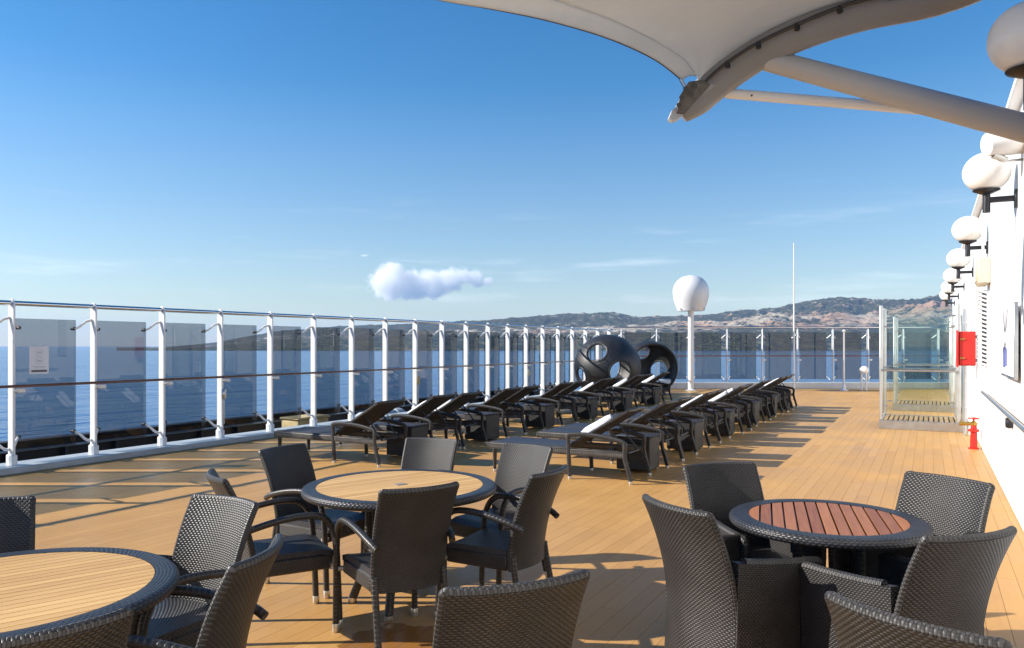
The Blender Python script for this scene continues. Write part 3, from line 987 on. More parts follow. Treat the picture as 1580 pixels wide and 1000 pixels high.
# ------------------------------------------------------------------ tables
def make_table(name, label, xc, zc, rad, rimw, wood, sw, slat_dir, gap, cap=False, h=.74):
    p = C2W(xc, zc)
    d = C2W(*slat_dir)
    root = thing(name, label, 'table', (p.x, p.y, 0), math.atan2(d.y, d.x), 'round woven-rim tables')
    prof = []
    rc = rad - rimw
    # rim: rounded woven ring
    for k in range(15):
        a = -math.pi * .5 + math.pi * k / 14
        prof.append((rad - .022 + .022 * math.cos(a), h - .024 + .024 * math.sin(a)))
    prof = [(rc, h - .045), (rc + .01, h - .048)] + prof + [(rc + .02, h + .001), (rc, h - .001)]
    prof = prof[:2] + prof[2:]
    mb = MB(); mb.lathe(prof, 72, cap=False); mb.build('woven_rim', M['wick_rim'], root, smooth=50)
    mb = MB(); mb.lathe([(0, h - .05), (rc + .004, h - .05), (rc + .004, h - .026), (0, h - .026)], 48); mb.build('under_board', M['black'], root, smooth=20)
    n_ = int(2 * rc / sw)
    w_ = 2 * rc / n_
    for i in range(n_):
        y0, y1 = -rc + i * w_ + gap / 2, -rc + (i + 1) * w_ - gap / 2
        r_ = rc - .002
        seg = 6
        ys = [y0 + (y1 - y0) * k / seg for k in range(seg + 1)]
        poly = [(-math.sqrt(max(r_ * r_ - y * y, 0)), y) for y in reversed(ys)] + [(math.sqrt(max(r_ * r_ - y * y, 0)), y) for y in ys]
        yc = (y0 + y1) / 2
        poly = [(x, y - yc) for x, y in poly]
        pp = []
        for q in poly:
            if not pp or (abs(q[0] - pp[-1][0]) + abs(q[1] - pp[-1][1])) > 1e-4: pp.append(q)
        mb = MB(); mb.prism(pp, h - .024, h - .002)
        mb.build('slat', wood, root, (0, yc, 0), smooth=0)
    if cap:
        mb = MB(); mb.box((0, 0, h - .001), (.075, .06, .006), .002); mb.build('parasol_cap', M['cap'], root)
    for k in range(4):
        a = math.pi / 4 + k * math.pi / 2
        ca, sa = math.cos(a), math.sin(a)
        mb = MB()
        pts = spline([(ca * .20, sa * .20, h - .05), (ca * .20, sa * .20, .45), (ca * .22, sa * .22, .25), (ca * .30, sa * .30, .03)], 5)
        mb.tube(pts, .026, 10)
        lg = mb.build('leg', M['tube_wick'], root)
        mb = MB(); mb.lathe([(.024, 0), (.027, .004), (.027, .035)], 14, (ca * .302, sa * .302, 0)); mb.build('leg_tip', M['tip'], lg)
    mb = MB(); mb.tube([(.20 * math.cos(2 * math.pi * k / 24), .20 * math.sin(2 * math.pi * k / 24), .36) for k in range(24)], .012, 8, closed=True)
    mb.build('stretcher_ring', M['tube_wick'], root)
    return root
make_table('round_table', 'round table with pale teak slats and dark woven rim, ringed by six armchairs', -.69, 4.73, .595, .085, M['teak'], .052, (1, .85), .005, True)
make_table('round_table', 'large round table with pale teak slats cut off by the edge of the view', -1.80, 2.70, .575, .085, M['teak'], .046, (1, .85), .005)
make_table('round_table', 'smaller round table with reddish hardwood slats and dark woven rim', 1.575, 3.83, .470, .095, M['redwood'], .056, (.33, 1), .009)

# ------------------------------------------------------------------ loungers
LW = .64
def make_lounger():
    root = thing('sun_lounger', 'x', 'sun lounger')
    for y in (.02, LW - .02):
        mb = MB(); mb.box((-1.02, y, .325), (1.72, .035, .085), .012); mb.build('side_rail', M['wick_lounge'], root)
    mb = MB(); mb.box((-1.88, LW / 2, .325), (.035, LW, .085), .012); mb.build('foot_rail', M['wick_lounge'], root)
    def bed(u, v): return Vector((-1.86 + 1.08 * u, .03 + (LW - .06) * v, .372 - .012 * math.sin(math.pi * v)))
    mb = MB(); mb.panel(bed, .014, 8, 6, 1.1, .58); mb.build('bed_sling', M['sling_bed'], root)
    a, b2 = Vector((-.78, 0, .385)), Vector((-.03, 0, .835))
    def bk(u, v):
        p = a.lerp(b2, u); return Vector((p.x, .045 + (LW - .09) * v, p.z - .02 * math.sin(math.pi * v)))
    mb = MB(); mb.panel(bk, .016, 8, 6, .85, .55); bo = mb.build('back_sling', M['sling'], root)
    for y in (.035, LW - .035):
        mb = MB(); mb.bar((a.x, y, a.z), (b2.x, y, b2.z), .030, .036, .008); mb.build('back_frame', M['tube_wick'], bo)
    mb = MB(); mb.bar((b2.x, .03, b2.z), (b2.x, LW - .03, b2.z), .03, .036, .008); mb.build('head_bar', M['tube_wick'], bo)
    for y in (.14, LW - .14):
        mb = MB(); mb.tube([(-.33, y, .64), (-.06, y, .33)], .011, 8); mb.build('prop', M['dark_metal'], root)
    mb = MB(); mb.tube([(-.06, .14, .33), (-.06, LW - .14, .33)], .011, 8); mb.build('prop_bar', M['dark_metal'], root)
    mb = MB(); mb.bar((-.40, .03, .30), (-.40, LW - .03, .30), .03, .05, .008); mb.build('cross_rail', M['tube_wick'], root)
    for y, s_ in ((-.02, -1), (LW + .02, 1)):
        pts = spline([(-.74, y, .035), (-.755, y, .30), (-.765, y, .50), (-.745, y, .528), (-.60, y, .540), (-.35, y, .528), (-.12, y, .492), (-.055, y, .465), (-.045, y, .43), (-.05, y, .30), (.0, y, .12), (.022, y, .035)], 4)
        mb = MB(); mb.tube(pts, .024, 8, flat=1.15); lg = mb.build('arm_and_legs', M['tube_wick'], root)
        for x in (-.739, .024):
            mb = MB(); mb.lathe([(.021, 0), (.025, .004), (.025, .034)], 12, (x, y, 0)); mb.build('leg_tip', M['tip'], lg)
        mb = MB(); mb.bar((-.74, y, .325), (-.06, y, .325), .03, .075, .008); mb.build('arm_rail', M['wick_lounge'], root)
        yy = .03 if s_ < 0 else LW - .03
        mb = MB(); mb.tube([(-1.80, yy, .30), (-1.80, yy, .03)], [.03, .02], 8); lg = mb.build('foot_leg', M['tube_wick'], root)
        mb = MB(); mb.lathe([(.019, 0), (.023, .004), (.023, .034)], 12, (-1.80, yy, 0)); mb.build('leg_tip', M['tip'], lg)
        mb = MB(); mb.tube([(-.06, yy, .20), (-.02, yy + s_ * .0, .24)], .012, 8); mb.build('stay', M['dark_metal'], root)
    freeze(root)
    return root
def make_box():
    root = thing('side_table', 'x', 'side table')
    mb = MB(); mb.box((0, 0, .235), (.44, .42, .41), .012); mb.build('woven_body', M['wick_box'], root)
    mb = MB(); mb.box((0, 0, .450), (.46, .44, .018), .006); mb.build('top', M['sling_bed'], root)
    for x in (-.19, .19):
        for y in (-.18, .18):
            mb = MB(); mb.lathe([(.018, 0), (.02, .003), (.02, .031)], 10, (x, y, 0)); mb.build('foot', M['tip'], root)
    freeze(root)
    return root
def towel_mesh(k):
    rnd_ = random.Random(k)
    mb = MB()
    # rolled towel: flattened roll with a loose outer lip
    n_ = 14
    pts = []; rs = []
    L = .42
    for i in range(n_ + 1):
        t = i / n_
        pts.append((L * (t - .5), .006 * math.sin(7 * t + k), .004 * math.sin(5 * t + k)))
        rs.append(.046 * (1 + .05 * math.sin(9 * t + k) - .25 * (abs(2 * t - 1) ** 8)))
    mb.tube(pts, rs, 14)
    mb.tube([(-L / 2 - .012, 0, 0), (L / 2 + .012, 0, 0)], .035, 12)
    mb.sheet(lambda u, v: Vector((L * (u - .5) * .96, -.02 - .075 * v + .004 * math.sin(8 * u), -.048 + .008 * v * math.sin(6 * u + k))), 8, 3)
    return mb.mesh('rolled_towel', M['towel'])
TW = [towel_mesh(k) for k in range(3)]

lounger = make_lounger(); sbox = make_box()
used = {'l': False, 'b': False}
slope = math.atan2(.45, .75)
def put_lounger(x, y, label, group, towel, seed):
    o = copy_tree(lounger) if used['l'] else lounger
    used['l'] = True
    rnd_ = random.Random(seed)
    o.location = (x + rnd_.uniform(-.03, .03), y, 0)
    o.rotation_euler = (0, 0, rnd_.uniform(-.012, .012))
    tag(o, label, 'sun lounger', group)
    if towel:
        t = inst('rolled_towel', TW[seed % 3], None, (o.location.x - .52, y + LW * (.30 + .25 * rnd_.random()), .622))
        t.rotation_euler = (0, -slope, rnd_.uniform(-.12, .12))
        tag(t, 'white towel, lounger ' + label.split(', ')[1], 'towel', 'rolled white towels on the loungers')
def put_box(x, y, label, group):
    o = copy_tree(sbox) if used['b'] else sbox
    used['b'] = True
    o.location = (x, y, 0); o.rotation_euler = (0, 0, random.uniform(-.04, .04))
    tag(o, label, 'side table', group)

ORD = ['first', 'second', 'third', 'fourth', 'fifth', 'sixth', 'seventh', 'eighth', 'ninth', 'tenth', 'eleventh', 'twelfth']
XLR, XRR = -6.36, -3.02
rows = [('row by the glass rail', XLR, 7.98, [9.30, 11.46, 13.66, 15.86, 18.06], 20.28),
        ('inner row', XRR, 8.38, [9.72, 11.93, 14.13, 16.33, 18.48], 20.12)]
sd = 0
for rn, X, y0, pairs, yl in rows:
    g1 = 'black woven sun loungers in the ' + rn
    g2 = 'dark box side tables in the ' + rn
    inner = rn.startswith('inner')
    put_lounger(X, y0, 'black woven sun lounger, first from the dining chairs in the %s' % rn, g1, True, 11 + sd)
    bx = X - .26
    ys = [y0 + LW + (pairs[0] - y0 - LW) / 2]
    for j, yp in enumerate(pairs):
        for k in (0, 1):
            sd += 1
            tw = (sd * 5) % 7 in (0, 3, 5)
            put_lounger(X, yp + k * (LW + .075), 'black woven sun lounger, %s from the dining chairs in the %s' % (ORD[1 + 2 * j + k], rn), g1, tw, sd)
        nxt = pairs[j + 1] if j + 1 < len(pairs) else yl
        e = yp + 2 * LW + .075
        ys.append((e + nxt) / 2)
    put_lounger(X, yl, 'black woven sun lounger, last from the dining chairs in the %s' % rn, g1, True, 31 + sd)
    for j, y in enumerate(ys):
        put_box(bx, y, 'dark box side table, %s from the dining chairs in the %s' % (ORD[j], rn), g2)

# ------------------------------------------------------------------ round daybed pods
def make_pod(name, label, centre, r, opening, holes, op_ang):
    root = thing(name, label, 'daybed', (centre.x, centre.y, 0))
    zc_ = r * .98
    NU, NV = 120, 60
    def dirv(i, j):
        a = 2 * math.pi * i / NU; t = math.pi * j / NV
        return Vector((math.sin(t) * math.cos(a), math.sin(t) * math.sin(a), math.cos(t)))
    cones = [(opening.normalized(), op_ang)] + [(h.normalized(), a_) for h, a_ in holes]
    def inside(d):
        return any(d.angle(c) < a_ for c, a_ in cones)
    def snap(d):
        for c, a_ in cones:
            an = d.angle(c)
            if abs(an - a_) < R_(3.2):
                ax = (d - c * d.dot(c)).normalized()
                return (c * math.cos(a_) + ax * math.sin(a_))
        return d
    vs = []; idx = {}
    fs = []
    for j in range(NV):
        for i in range(NU):
            q = [dirv(i, j), dirv(i, j + 1), dirv(i + 1, j + 1), dirv(i + 1, j)]
            m_ = sum(q, Vector()).normalized()
            if inside(m_): continue
            f_ = []
            for (ii, jj), dd in zip(((i, j), (i, j + 1), ((i + 1), j + 1), ((i + 1), j)), q):
                key = (ii % NU if 0 < jj < NV else 0, jj)
                if key not in idx:
                    idx[key] = len(vs)
                    s_ = snap(dd)
                    vs.append((s_.x * r, s_.y * r, s_.z * r * .97 + zc_))
                k = idx[key]
                if k not in f_: f_.append(k)
            if len(f_) >= 3: fs.append(f_)
    mb = MB(); mb.add(vs, fs)
    o = mb.build('woven_shell', M['pod'], root, smooth=60)
    so = o.modifiers.new('thick', 'SOLIDIFY'); so.thickness = .05; so.offset = 0
    for c, a_ in cones:
        t1 = c.orthogonal().normalized(); t2 = c.cross(t1)
        pts = []
        for k in range(40):
            an = 2 * math.pi * k / 40
            d = c * math.cos(a_) + (t1 * math.cos(an) + t2 * math.sin(an)) * math.sin(a_)
            pts.append((d.x * r, d.y * r, d.z * r * .97 + zc_))
        mb = MB(); mb.tube(pts, .036, 8, closed=True); mb.build('opening_rim', M['tube_wick'], root)
    # seam hoop round the shell and the mattress inside
    ax = Vector((.5, .35, .75)).normalized(); t1 = ax.orthogonal().normalized(); t2 = ax.cross(t1)
    ring_ = []
    segs = []
    for k in range(61):
        an = 2 * math.pi * k / 60
        d = t1 * math.cos(an) + t2 * math.sin(an)
        if inside(d):
            if len(ring_) > 2: segs.append(ring_)
            ring_ = []
        else:
            ring_.append((d.x * r * 1.015, d.y * r * 1.015, d.z * r * .985 + zc_))
    if len(ring_) > 2: segs.append(ring_)
    for s_ in segs:
        mb = MB(); mb.tube(s_, .022, 6); mb.build('seam_hoop', M['black'], root)
    zz = .46
    rr_ = math.sqrt(max(0.01, r * r - ((zz - zc_) / .97) ** 2)) - .06
    mb = MB(); mb.lathe([(0, .34), (rr_ * .85, .34), (rr_ * .97, .38), (rr_, .44), (rr_ * .97, .50), (rr_ * .9, .52), (0, .53)], 36)
    mb.build('mattress', M['cushion'], root)
    mb = MB(); mb.lathe([(.55, 0), (.57, .02), (.50, .10), (.42, .12)], 32); mb.build('base_ring', M['black'], root)
    return root
def camdir(x, up, tow):
    """direction given as right, up, towards the camera"""
    d = C2W(x, -tow); return Vector((d.x, d.y, up))
c1 = C2W(2.86, 22.9); c2 = C2W(4.42, 24.6)
make_pod('round_daybed', 'dark woven ball-shaped daybed with its pierced back turned, beside the glass rail', c1, .97,
         camdir(-.35, .05, -.93), [(camdir(-.42, .47, .77), R_(19)), (camdir(.27, -.14, .93), R_(21)), (camdir(.85, .30, -.3), R_(18)), (camdir(-.85, -.25, .45), R_(14))], R_(52))
make_pod('round_daybed', 'dark woven ball-shaped daybed with its wide opening and pale mattress showing', c2, .88,
         camdir(.14, .05, .95), [(camdir(-.22, .60, -.74), R_(23)), (camdir(.52, -.12, -.82), R_(22)), (camdir(-.8, .1, -.5), R_(15))], R_(61))

# ------------------------------------------------------------------ mast things at the far end
p = C2W((1066 - CX) / F_PX * 26.9, 26.9)
rt = thing('satellite_radome', 'white egg-shaped satellite radome on a white pole at the far railing', 'radome', (p.x, p.y, 0))
mb = MB(); mb.tube([(0, 0, .0), (0, 0, 2.84)], .10, 16); mb.lathe([(.2, 0), (.2, .02), (.12, .04), (.1, .05)], 20); mb.build('pole', M['white'], rt)
mb = MB()
prof = [(0, 2.80), (.46, 2.80), (.47, 2.83)]
for k in range(19):
    t = k / 18; z = 2.83 + 1.24 * t
    r = .47 + .155 * math.sin(min(1, t / .52) * math.pi / 2) if t < .52 else .625 * math.sqrt(max(0, 1 - ((t - .52) / .48) ** 2))
    prof.append((r, z))
mb.lathe(prof, 40); rd = mb.build('dome', M['radome'], rt)
for a_ in (-.2, .8, 1.8, 3.0, 4.2, 5.2):
    mb = MB(); mb.box((.5 * math.cos(a_), .5 * math.sin(a_), 2.86), (.05, .05, .035), .006); mb.build('latch', M['steel'], rd)
d_ = camdir(.9, 0, .44).normalized()
mb = MB(); M3 = Matrix.Rotation(math.atan2(d_.y, d_.x), 3, 'Z')
mb.box((d_.x * .612, d_.y * .612, 3.47), (.012, .16, .08), .004, M3); mb.build('maker_plate', M['ink_pale'], rd)

def pole_thing(name, label, cat, px, d, h, r0, r1, base=.08):
    q = C2W((px - CX) / F_PX * d, d)
    t = thing(name, label, cat, (q.x, q.y, 0))
    mb = MB(); mb.lathe([(base, 0), (base, .015), (base * .5, .04), (r0 * 1.3, .22), (r0, .24)], 16); mb.build('foot', M['white'], t)
    mb = MB(); mb.tube([(0, 0, .2), (0, 0, h * .5), (0, 0, h)], [r0, (r0 + r1) / 2, r1], 10); mb.build('mast', M['white'], t)
    return t
pole_thing('whip_antenna', 'tall thin white whip antenna rising at the far railing', 'antenna', 1225, 26.9, 5.2, .034, .016)
t = pole_thing('slim_post', 'slim white post with round cap before the far railing', 'post', 1302, 26.9, 2.10, .035, .03, .16)
mb = MB(); mb.lathe([(0, 2.16), (.05, 2.13), (.06, 2.09), (.03, 2.06)], 12, cap=False); mb.build('cap', M['white'], t)
q = C2W((1333 - CX) / F_PX * 26.9, 26.9)
t = thing('mushroom_vent', 'small white mushroom-capped vent pipe on the far deck', 'vent', (q.x, q.y, 0))
mb = MB(); mb.tube([(-.07, 0, 0), (-.07, 0, .66)], .035, 12); mb.build('pipe', M['white'], t)
mb = MB(); mb.tube([(.07, 0, 0), (.07, 0, .66)], .035, 12); mb.build('pipe', M['white'], t)
mb = MB(); mb.lathe([(0, .62), (.13, .62), (.16, .68), (.155, .76), (.10, .84), (0, .87)], 20); mb.build('cap', M['white'], t)

# ------------------------------------------------------------------ shower cabins
def shower(label, x0, x1, y0, y1, h):
    t = thing('shower_cabin', label, 'shower', (x0, y0, 0))
    w_, d_ = x1 - x0, y1 - y0
    mb = MB()
    mb.box((w_ / 2, .03, .085), (w_, .06, .17), .006); mb.box((w_ / 2, d_ - .03, .085), (w_, .06, .17), .006)
    mb.box((.03, d_ / 2, .085), (.06, d_ - .12, .168), .006); mb.box((w_ - .03, d_ / 2, .085), (.06, d_ - .12, .168), .006)
    mb.box((w_ / 2, d_ / 2, .05), (w_ - .12, d_ - .12, .06))
    mb.build('tray', M['steel'], t, smooth=0)
    n_ = int((w_ - .12) / .085)
    sm = MB().box((0, 0, .155), (.06, d_ - .14, .022), .004).mesh('grating_slat', M['grating'], 0)
    for i in range(n_):
        inst('grating_slat', sm, t, (.06 + (i + .5) * (w_ - .12) / n_, d_ / 2, 0))
    for (px_, py_) in ((.04, .04), (w_ - .18, .04), (.04, d_ - .04), (w_ - .18, d_ - .04)):
        mb = MB(); mb.box((px_, py_, .17 + (h - .17) / 2), (.065, .065, h - .17), .014); mb.build('corner_post', M['alu'], t)
    def pane(a, b2):
        a, b2 = Vector(a), Vector(b2)
        mb = MB(); mb.bar((a.x, a.y, .17 + (h - .25) / 2 + .05), (b2.x, b2.y, .17 + (h - .25) / 2 + .05), .010, h - .28, .002)
        mb.build('glass_pane', M['shower_glass'], t, smooth=0)
        for z in (.45, 1.17, 1.95):
            for e, s_ in ((a, 1), (b2, -1)):
                d2 = (b2 - a).normalized() * s_
                mb = MB(); mb.tube([(e.x - d2.x * .03, e.y - d2.y * .03, z), (e.x + d2.x * .05, e.y + d2.y * .05, z)], .014, 8); mb.build('glass_clamp', M['steel'], t)
    pane((.12, .04, 0), (w_ - .25, .04, 0))
    pane((.04, .12, 0), (.04, d_ - .12, 0))
    pane((.12, d_ - .04, 0), (w_ - .25, d_ - .04, 0))
    for y in (.04, d_ - .04):
        mb = MB(); mb.tube([(.04, y - .05 if y < .5 else y + .05, 1.12), (w_ - .18, y - .05 if y < .5 else y + .05, 1.12)], .02, 10); mb.build('grab_bar', M['steel'], t)
    mb = MB(); mb.tube(spline([(w_ - .10, d_ / 2, .17), (w_ - .10, d_ / 2, 2.0), (w_ - .16, d_ / 2, 2.15), (w_ - .35, d_ / 2, 2.16)], 6), .018, 10)
    mb.lathe([(.02, 2.16), (.10, 2.13), (.10, 2.12), (0, 2.12)], 18, (w_ - .37, d_ / 2, 0))
    mb.build('shower_pipe', M['chrome'], t)
    return t
shower('glass-walled deck shower with teak grating tray beside the white wall, the nearer one', -.86, .64, 16.2, 17.6, 2.36)
shower('glass-walled deck shower further along the white wall, seen through the nearer cabin', -.80, .64, 20.9, 22.3, 2.30)
mb = MB()
pts = spline([(.5, 18.4, .016), (.1, 18.2, .016), (-.35, 18.1, .016), (-.55, 18.35, .016), (-.3, 18.6, .016), (.2, 18.55, .016), (.5, 18.9, .016), (.2, 19.1, .016), (.45, 19.3, .016)], 8)
mb.tube(pts, .016, 8)
tag(mb.build('garden_hose', M['blue_hose']), 'blue water hose looped on the deck between the shower cabins', 'hose')

# ------------------------------------------------------------------ things on the wall
def lamp(y, label):
    t = thing('globe_lamp', label, 'lamp', (XR, y, 3.20), 0, 'white globe lamps along the white wall')
    mb = MB(); mb.box((-.012, 0, -.26), (.024, .11, .16), .004); mb.build('wall_plate', M['black'], t)
    mb = MB(); mb.box((-.125, 0, -.255), (.21, .05, .05), .005); mb.build('bracket_arm', M['black'], t)
    mb = MB(); mb.tube([(-.24, 0, -.37), (-.24, 0, -.185)], .032, 14); mb.lathe([(.032, -.20), (.05, -.195), (.11, -.168), (.115, -.16), (0, -.155)], 24, (-.24, 0, 0)); mb.build('cup', M['black'], t)
    mb = MB()
    prof = [(.195 * math.sin(math.pi * (1 - k / 24) * .985 + .0), -.195 * -1 * math.cos(math.pi * (1 - k / 24))) for k in range(25)]
    prof = [(max(0.0, .197 * math.sin(math.pi * k / 24)), -.185 * math.cos(math.pi * k / 24)) for k in range(25)]
    prof[0] = (0, -.185); prof[-1] = (0, .185)
    mb.lathe(prof, 40, (-.24, 0, .005)); mb.build('globe', M['globe'], t)
    return t
for i, y in enumerate((4.8, 8.35, 12.35, 16.4, 20.4, 24.4, 28.2)):
    lamp(y, ['globe lamp in the shade of the canopy, on a black bracket', 'white globe lamp below the canopy strut, on a black bracket'][i] if i < 2 else 'white globe lamp on the white wall, %s from the canopy' % ORD[i])

t = thing('hose_cabinet', 'red fire hose cabinet standing off the white wall', 'cabinet', (XR, 15.0, 1.24))
mb = MB(); mb.box((-.15, .10, .30), (.25, .20, .58), .01); mb.build('case', M['red'], t)
mb = MB(); mb.box((-.292, .07, .30), (.03, .26, .63), .008); mb.build('side_flange', M['red'], t)
mb = MB(); mb.box((-.15, -.012, .30), (.225, .016, .54), .006); dr = mb.build('door', M['red'], t)
for z in (.14, .46):
    mb = MB(); mb.bar((-.26, -.03, z), (-.18, -.03, z), .03, .022, .004); mb.build('latch', M['brass'], dr)
for z in (.10, .5):
    mb = MB(); mb.box((-.0125, .10, z), (.025, .05, .05), .003); mb.build('standoff', M['white'], t)

t = thing('fire_hydrant', 'red deck hydrant with handwheel and brass valve at the foot of the white wall', 'hydrant', (XR - .11, 13.75, 0))
mb = MB(); mb.lathe([(.07, 0), (.07, .02), (.05, .03), (.045, .26), (.075, .27), (.075, .30), (.045, .31), (.04, .36)], 20); mb.build('standpipe', M['red'], t)
mb = MB(); mb.tube([(.07 * math.cos(a), .07 * math.sin(a), .47) for a in [2 * math.pi * k / 20 for k in range(20)]], .010, 8, closed=True)
mb.tube([(-.07, 0, .47), (.07, 0, .47)], .008, 6); mb.tube([(0, -.07, .47), (0, .07, .47)], .008, 6); mb.tube([(0, 0, .42), (0, 0, .48)], .012, 8); mb.build('handwheel', M['red'], t)
mb = MB(); mb.lathe([(.04, .36), (.05, .37), (.05, .40), (.02, .43)], 16); mb.tube([(-.02, 0, .385), (-.16, 0, .385)], .03, 12); mb.tube([(-.16, 0, .385), (-.19, 0, .385)], .038, 12); mb.build('valve', M['brass'], t)

for i, (x, y, r, h0, h1, lb, mt) in enumerate((
        (-.10, 14.6, .024, 0.0, 1.24, 'white water pipe below the red hose cabinet on the wall', 'white'),
        (-.16, 15.7, .030, 0.0, 2.25, 'grey steel pipe behind the red hose cabinet on the wall', 'steel'),
        (-.07, 15.9, .022, 0.0, 2.6, 'tall thin white pipe behind the red hose cabinet', 'white'))):
    t = thing('wall_pipe', lb, 'pipe', (XR + x, y, 0), 0, 'pipes on the white wall')
    mb = MB(); mb.tube([(0, 0, h0), (0, 0, h1)], r, 12); mb.build('pipe', M[mt], t)
    for z in (.5, h1 - .25):
        mb = MB(); mb.box((-x / 2, 0, z), (abs(x) + .04, .05, .03), .004); mb.build('pipe_clip', M['white'], t)

t = thing('junction_box', 'cream electrical box mounted high on the white wall', 'electrical box', (XR, 12.1, 2.42))
mb = MB(); mb.box((-.075, 0, .17), (.15, .52, .34), .012); mb.build('case', M['beige'], t)
mb = MB(); mb.box((-.158, 0, .17), (.014, .46, .29), .008); mb.build('lid', M['beige'], t)
mb = MB(); mb.tube([(-.07, .05, .34), (-.07, .05, .75)], .016, 8); mb.build('conduit', M['white'], t)
mb = MB(); mb.box((-.08, .33, .17), (.12, .10, .36), .01); mb.build('side_unit', M['beige'], t)

t = thing('louvre_vent', 'tall narrow white louvre vent on the wall below the cream box', 'vent', (XR, 12.75, 1.30))
mb = MB(); mb.box((-.02, .105, .54), (.05, .02, 1.08), .004); mb.build('frame_side', M['white'], t)
mb = MB(); mb.box((-.025, 0, .54), (.05, .19, 1.06)); mb.build('shadow_backing', M['gang'], t, smooth=0)  # dark colour stands in for the shadows under the slats
lm = MB(); lm.bar((-.052, -.11, 0), (-.052, .094, 0), .11, .026, .003, up=(.35, 0, .94)); lm = lm.mesh('louvre', M['white'], 0)
for k in range(18):
    inst('louvre', lm, t, (0, 0, .035 + k * .06))

# notice board on the wall
t = thing('notice_board', 'white notice board with blue and black graphics on the white wall', 'sign', (XR - .05, 8.7, 1.64))
mb = MB(); mb.box((.012, 0, 0), (.026, 1.35, .66), .004); mb.build('board', M['card'], t)
mb = MB(); mb.box((.012, -.685, 0), (.034, .02, .68), .004); mb.build('edge_trim', M['steel'], t)
mb = MB(); mb.box((.012, 0, -.340), (.034, 1.35, .02), .004); mb.build('edge_trim', M['steel'], t)
mb = MB()
xx = -.0025
for (y, z, dy, dz) in ((.22, .05, .0, .26), (.30, .10, .16, .20), (.13, .10, -.16, .20), (.26, -.02, .14, -.10), (.17, -.02, -.10, -.10)):
    mb.bar((xx, y, z), (xx, y + dy, z + dz), .004, .035, up=(0, 1, .01) if not dy else (0, 0, 1))
mb.build('sprig_mark', M['ink'], t, smooth=0)
mb = MB()
mb.box((xx, .33, -.16), (.004, .22, .20)); mb.box((xx, .10, -.16), (.004, .12, .17)); mb.box((xx, .21, -.07), (.004, .10, .02)); mb.build('blue_mark', M['ink_blue'], t, smooth=0)
mb = MB()
for z in (-.27, -.29): mb.box((xx, .2, z), (.004, .42, .008))
mb.build('small_print', M['ink_pale'], t, smooth=0)

# notice stuck on the first glass pane
t = thing('glass_notice', 'small white notice with two round symbols stuck on a tinted pane of the side railing', 'sign', (XP - .178, YR0 + .44, 1.40))
mb = MB(); mb.box((0, 0, 0), (.003, .25, .36)); mb.build('card', M['card'], t, smooth=0)
for z in (.105, -.005):
    mb = MB(); mb.tube([(.0035, .045 * math.cos(a), z + .045 * math.sin(a)) for a in [2 * math.pi * k / 24 for k in range(24)]], .0022, 6, closed=True)
    mb.box((.003, 0, z), (.002, .05, .012)); mb.box((.003, 0, z - .012), (.002, .03, .006))
    mb.build('round_symbol', M['ink_pale'], t, smooth=0)
mb = MB(); mb.box((.003, 0, -.085), (.002, .18, .007)); mb.box((.003, 0, -.102), (.002, .12, .006)); mb.build('print_line', M['ink_pale'], t, smooth=0)
mb = MB(); mb.box((.003, 0, -.142), (.002, .20, .028)); mb.build('dark_bar', M['ink'], t, smooth=0)

# small lamps / boxes clipped to some rail posts
for idx, mt, lb in ((3, 'steel', 'grey oblong fitting on a white rail post'), (8, 'canvas_box', 'yellowed oblong fitting on a white rail post near the loungers'), (13, 'beige', 'cream oblong fitting on a far white rail post')):
    t = thing('post_fitting', lb, 'fitting', (XP + .03, YR0 + idx * PITCH, .72), 0, 'oblong fittings on the rail posts')
    mb = MB(); mb.box((.06, 0, .09), (.07, .09, .20), .03); mb.build('body', M[mt], t)
    mb = MB(); mb.tube([(.06, 0, -.01), (.06, 0, -.40)], .008, 6); mb.build('cable', M['steel'], t)

# crates on the gangway outside
t = thing('gangway_locker', 'tan locker on the gangway outside the glass rail', 'locker', (-11.5, 12.0, -.65))
mb = MB(); mb.box((0, 0, .36), (.5, .9, .72), .03); mb.build('body', M['canvas_box'], t)
mb = MB(); mb.box((0, 0, .74), (.54, .94, .05), .015); mb.build('lid', M['canvas_box'], t)
t = thing('life_raft_canister', 'pale grey raft canister on the gangway behind the loungers', 'canister', (-11.4, 14.4, -.65))
mb = MB(); mb.tube([(0, -.75, .42), (0, -.68, .42), (0, .68, .42), (0, .75, .42)], [.24, .30, .30, .24], 20); mb.build('drum', M['curb'], t)
for y in (-.4, .4):
    mb = MB(); mb.box((0, y, .08), (.6, .08, .16), .01); mb.build('cradle', M['gang'], t)
    mb = MB(); mb.tube([(.305 * math.cos(a), y, .42 + .305 * math.sin(a)) for a in [2 * math.pi * k / 24 for k in range(24)]], .012, 6, closed=True); mb.build('strap', M['white'], t)

# ------------------------------------------------------------------ canopy
cp = thing('shade_canopy', 'white tensile canopy with curved boom and two struts overhead', 'canopy', P3(1600, 200, 5.6))
inv = Vector(cp.location)
KD = .87
def L3(px, py, d): return P3(px, py, d * KD) - inv
arm_pts = spline([L3(1050, 178, 7.62), L3(1085, 146, 7.55), L3(1130, 110, 7.40), L3(1190, 72, 7.2), L3(1260, 42, 7.0), L3(1340, 18, 6.8), L3(1450, -6, 6.5),
                  L3(1540, -50, 6.0), L3(1600, -160, 5.0), L3(1560, -340, 4.0), L3(1500, -640, 3.0)], 6)
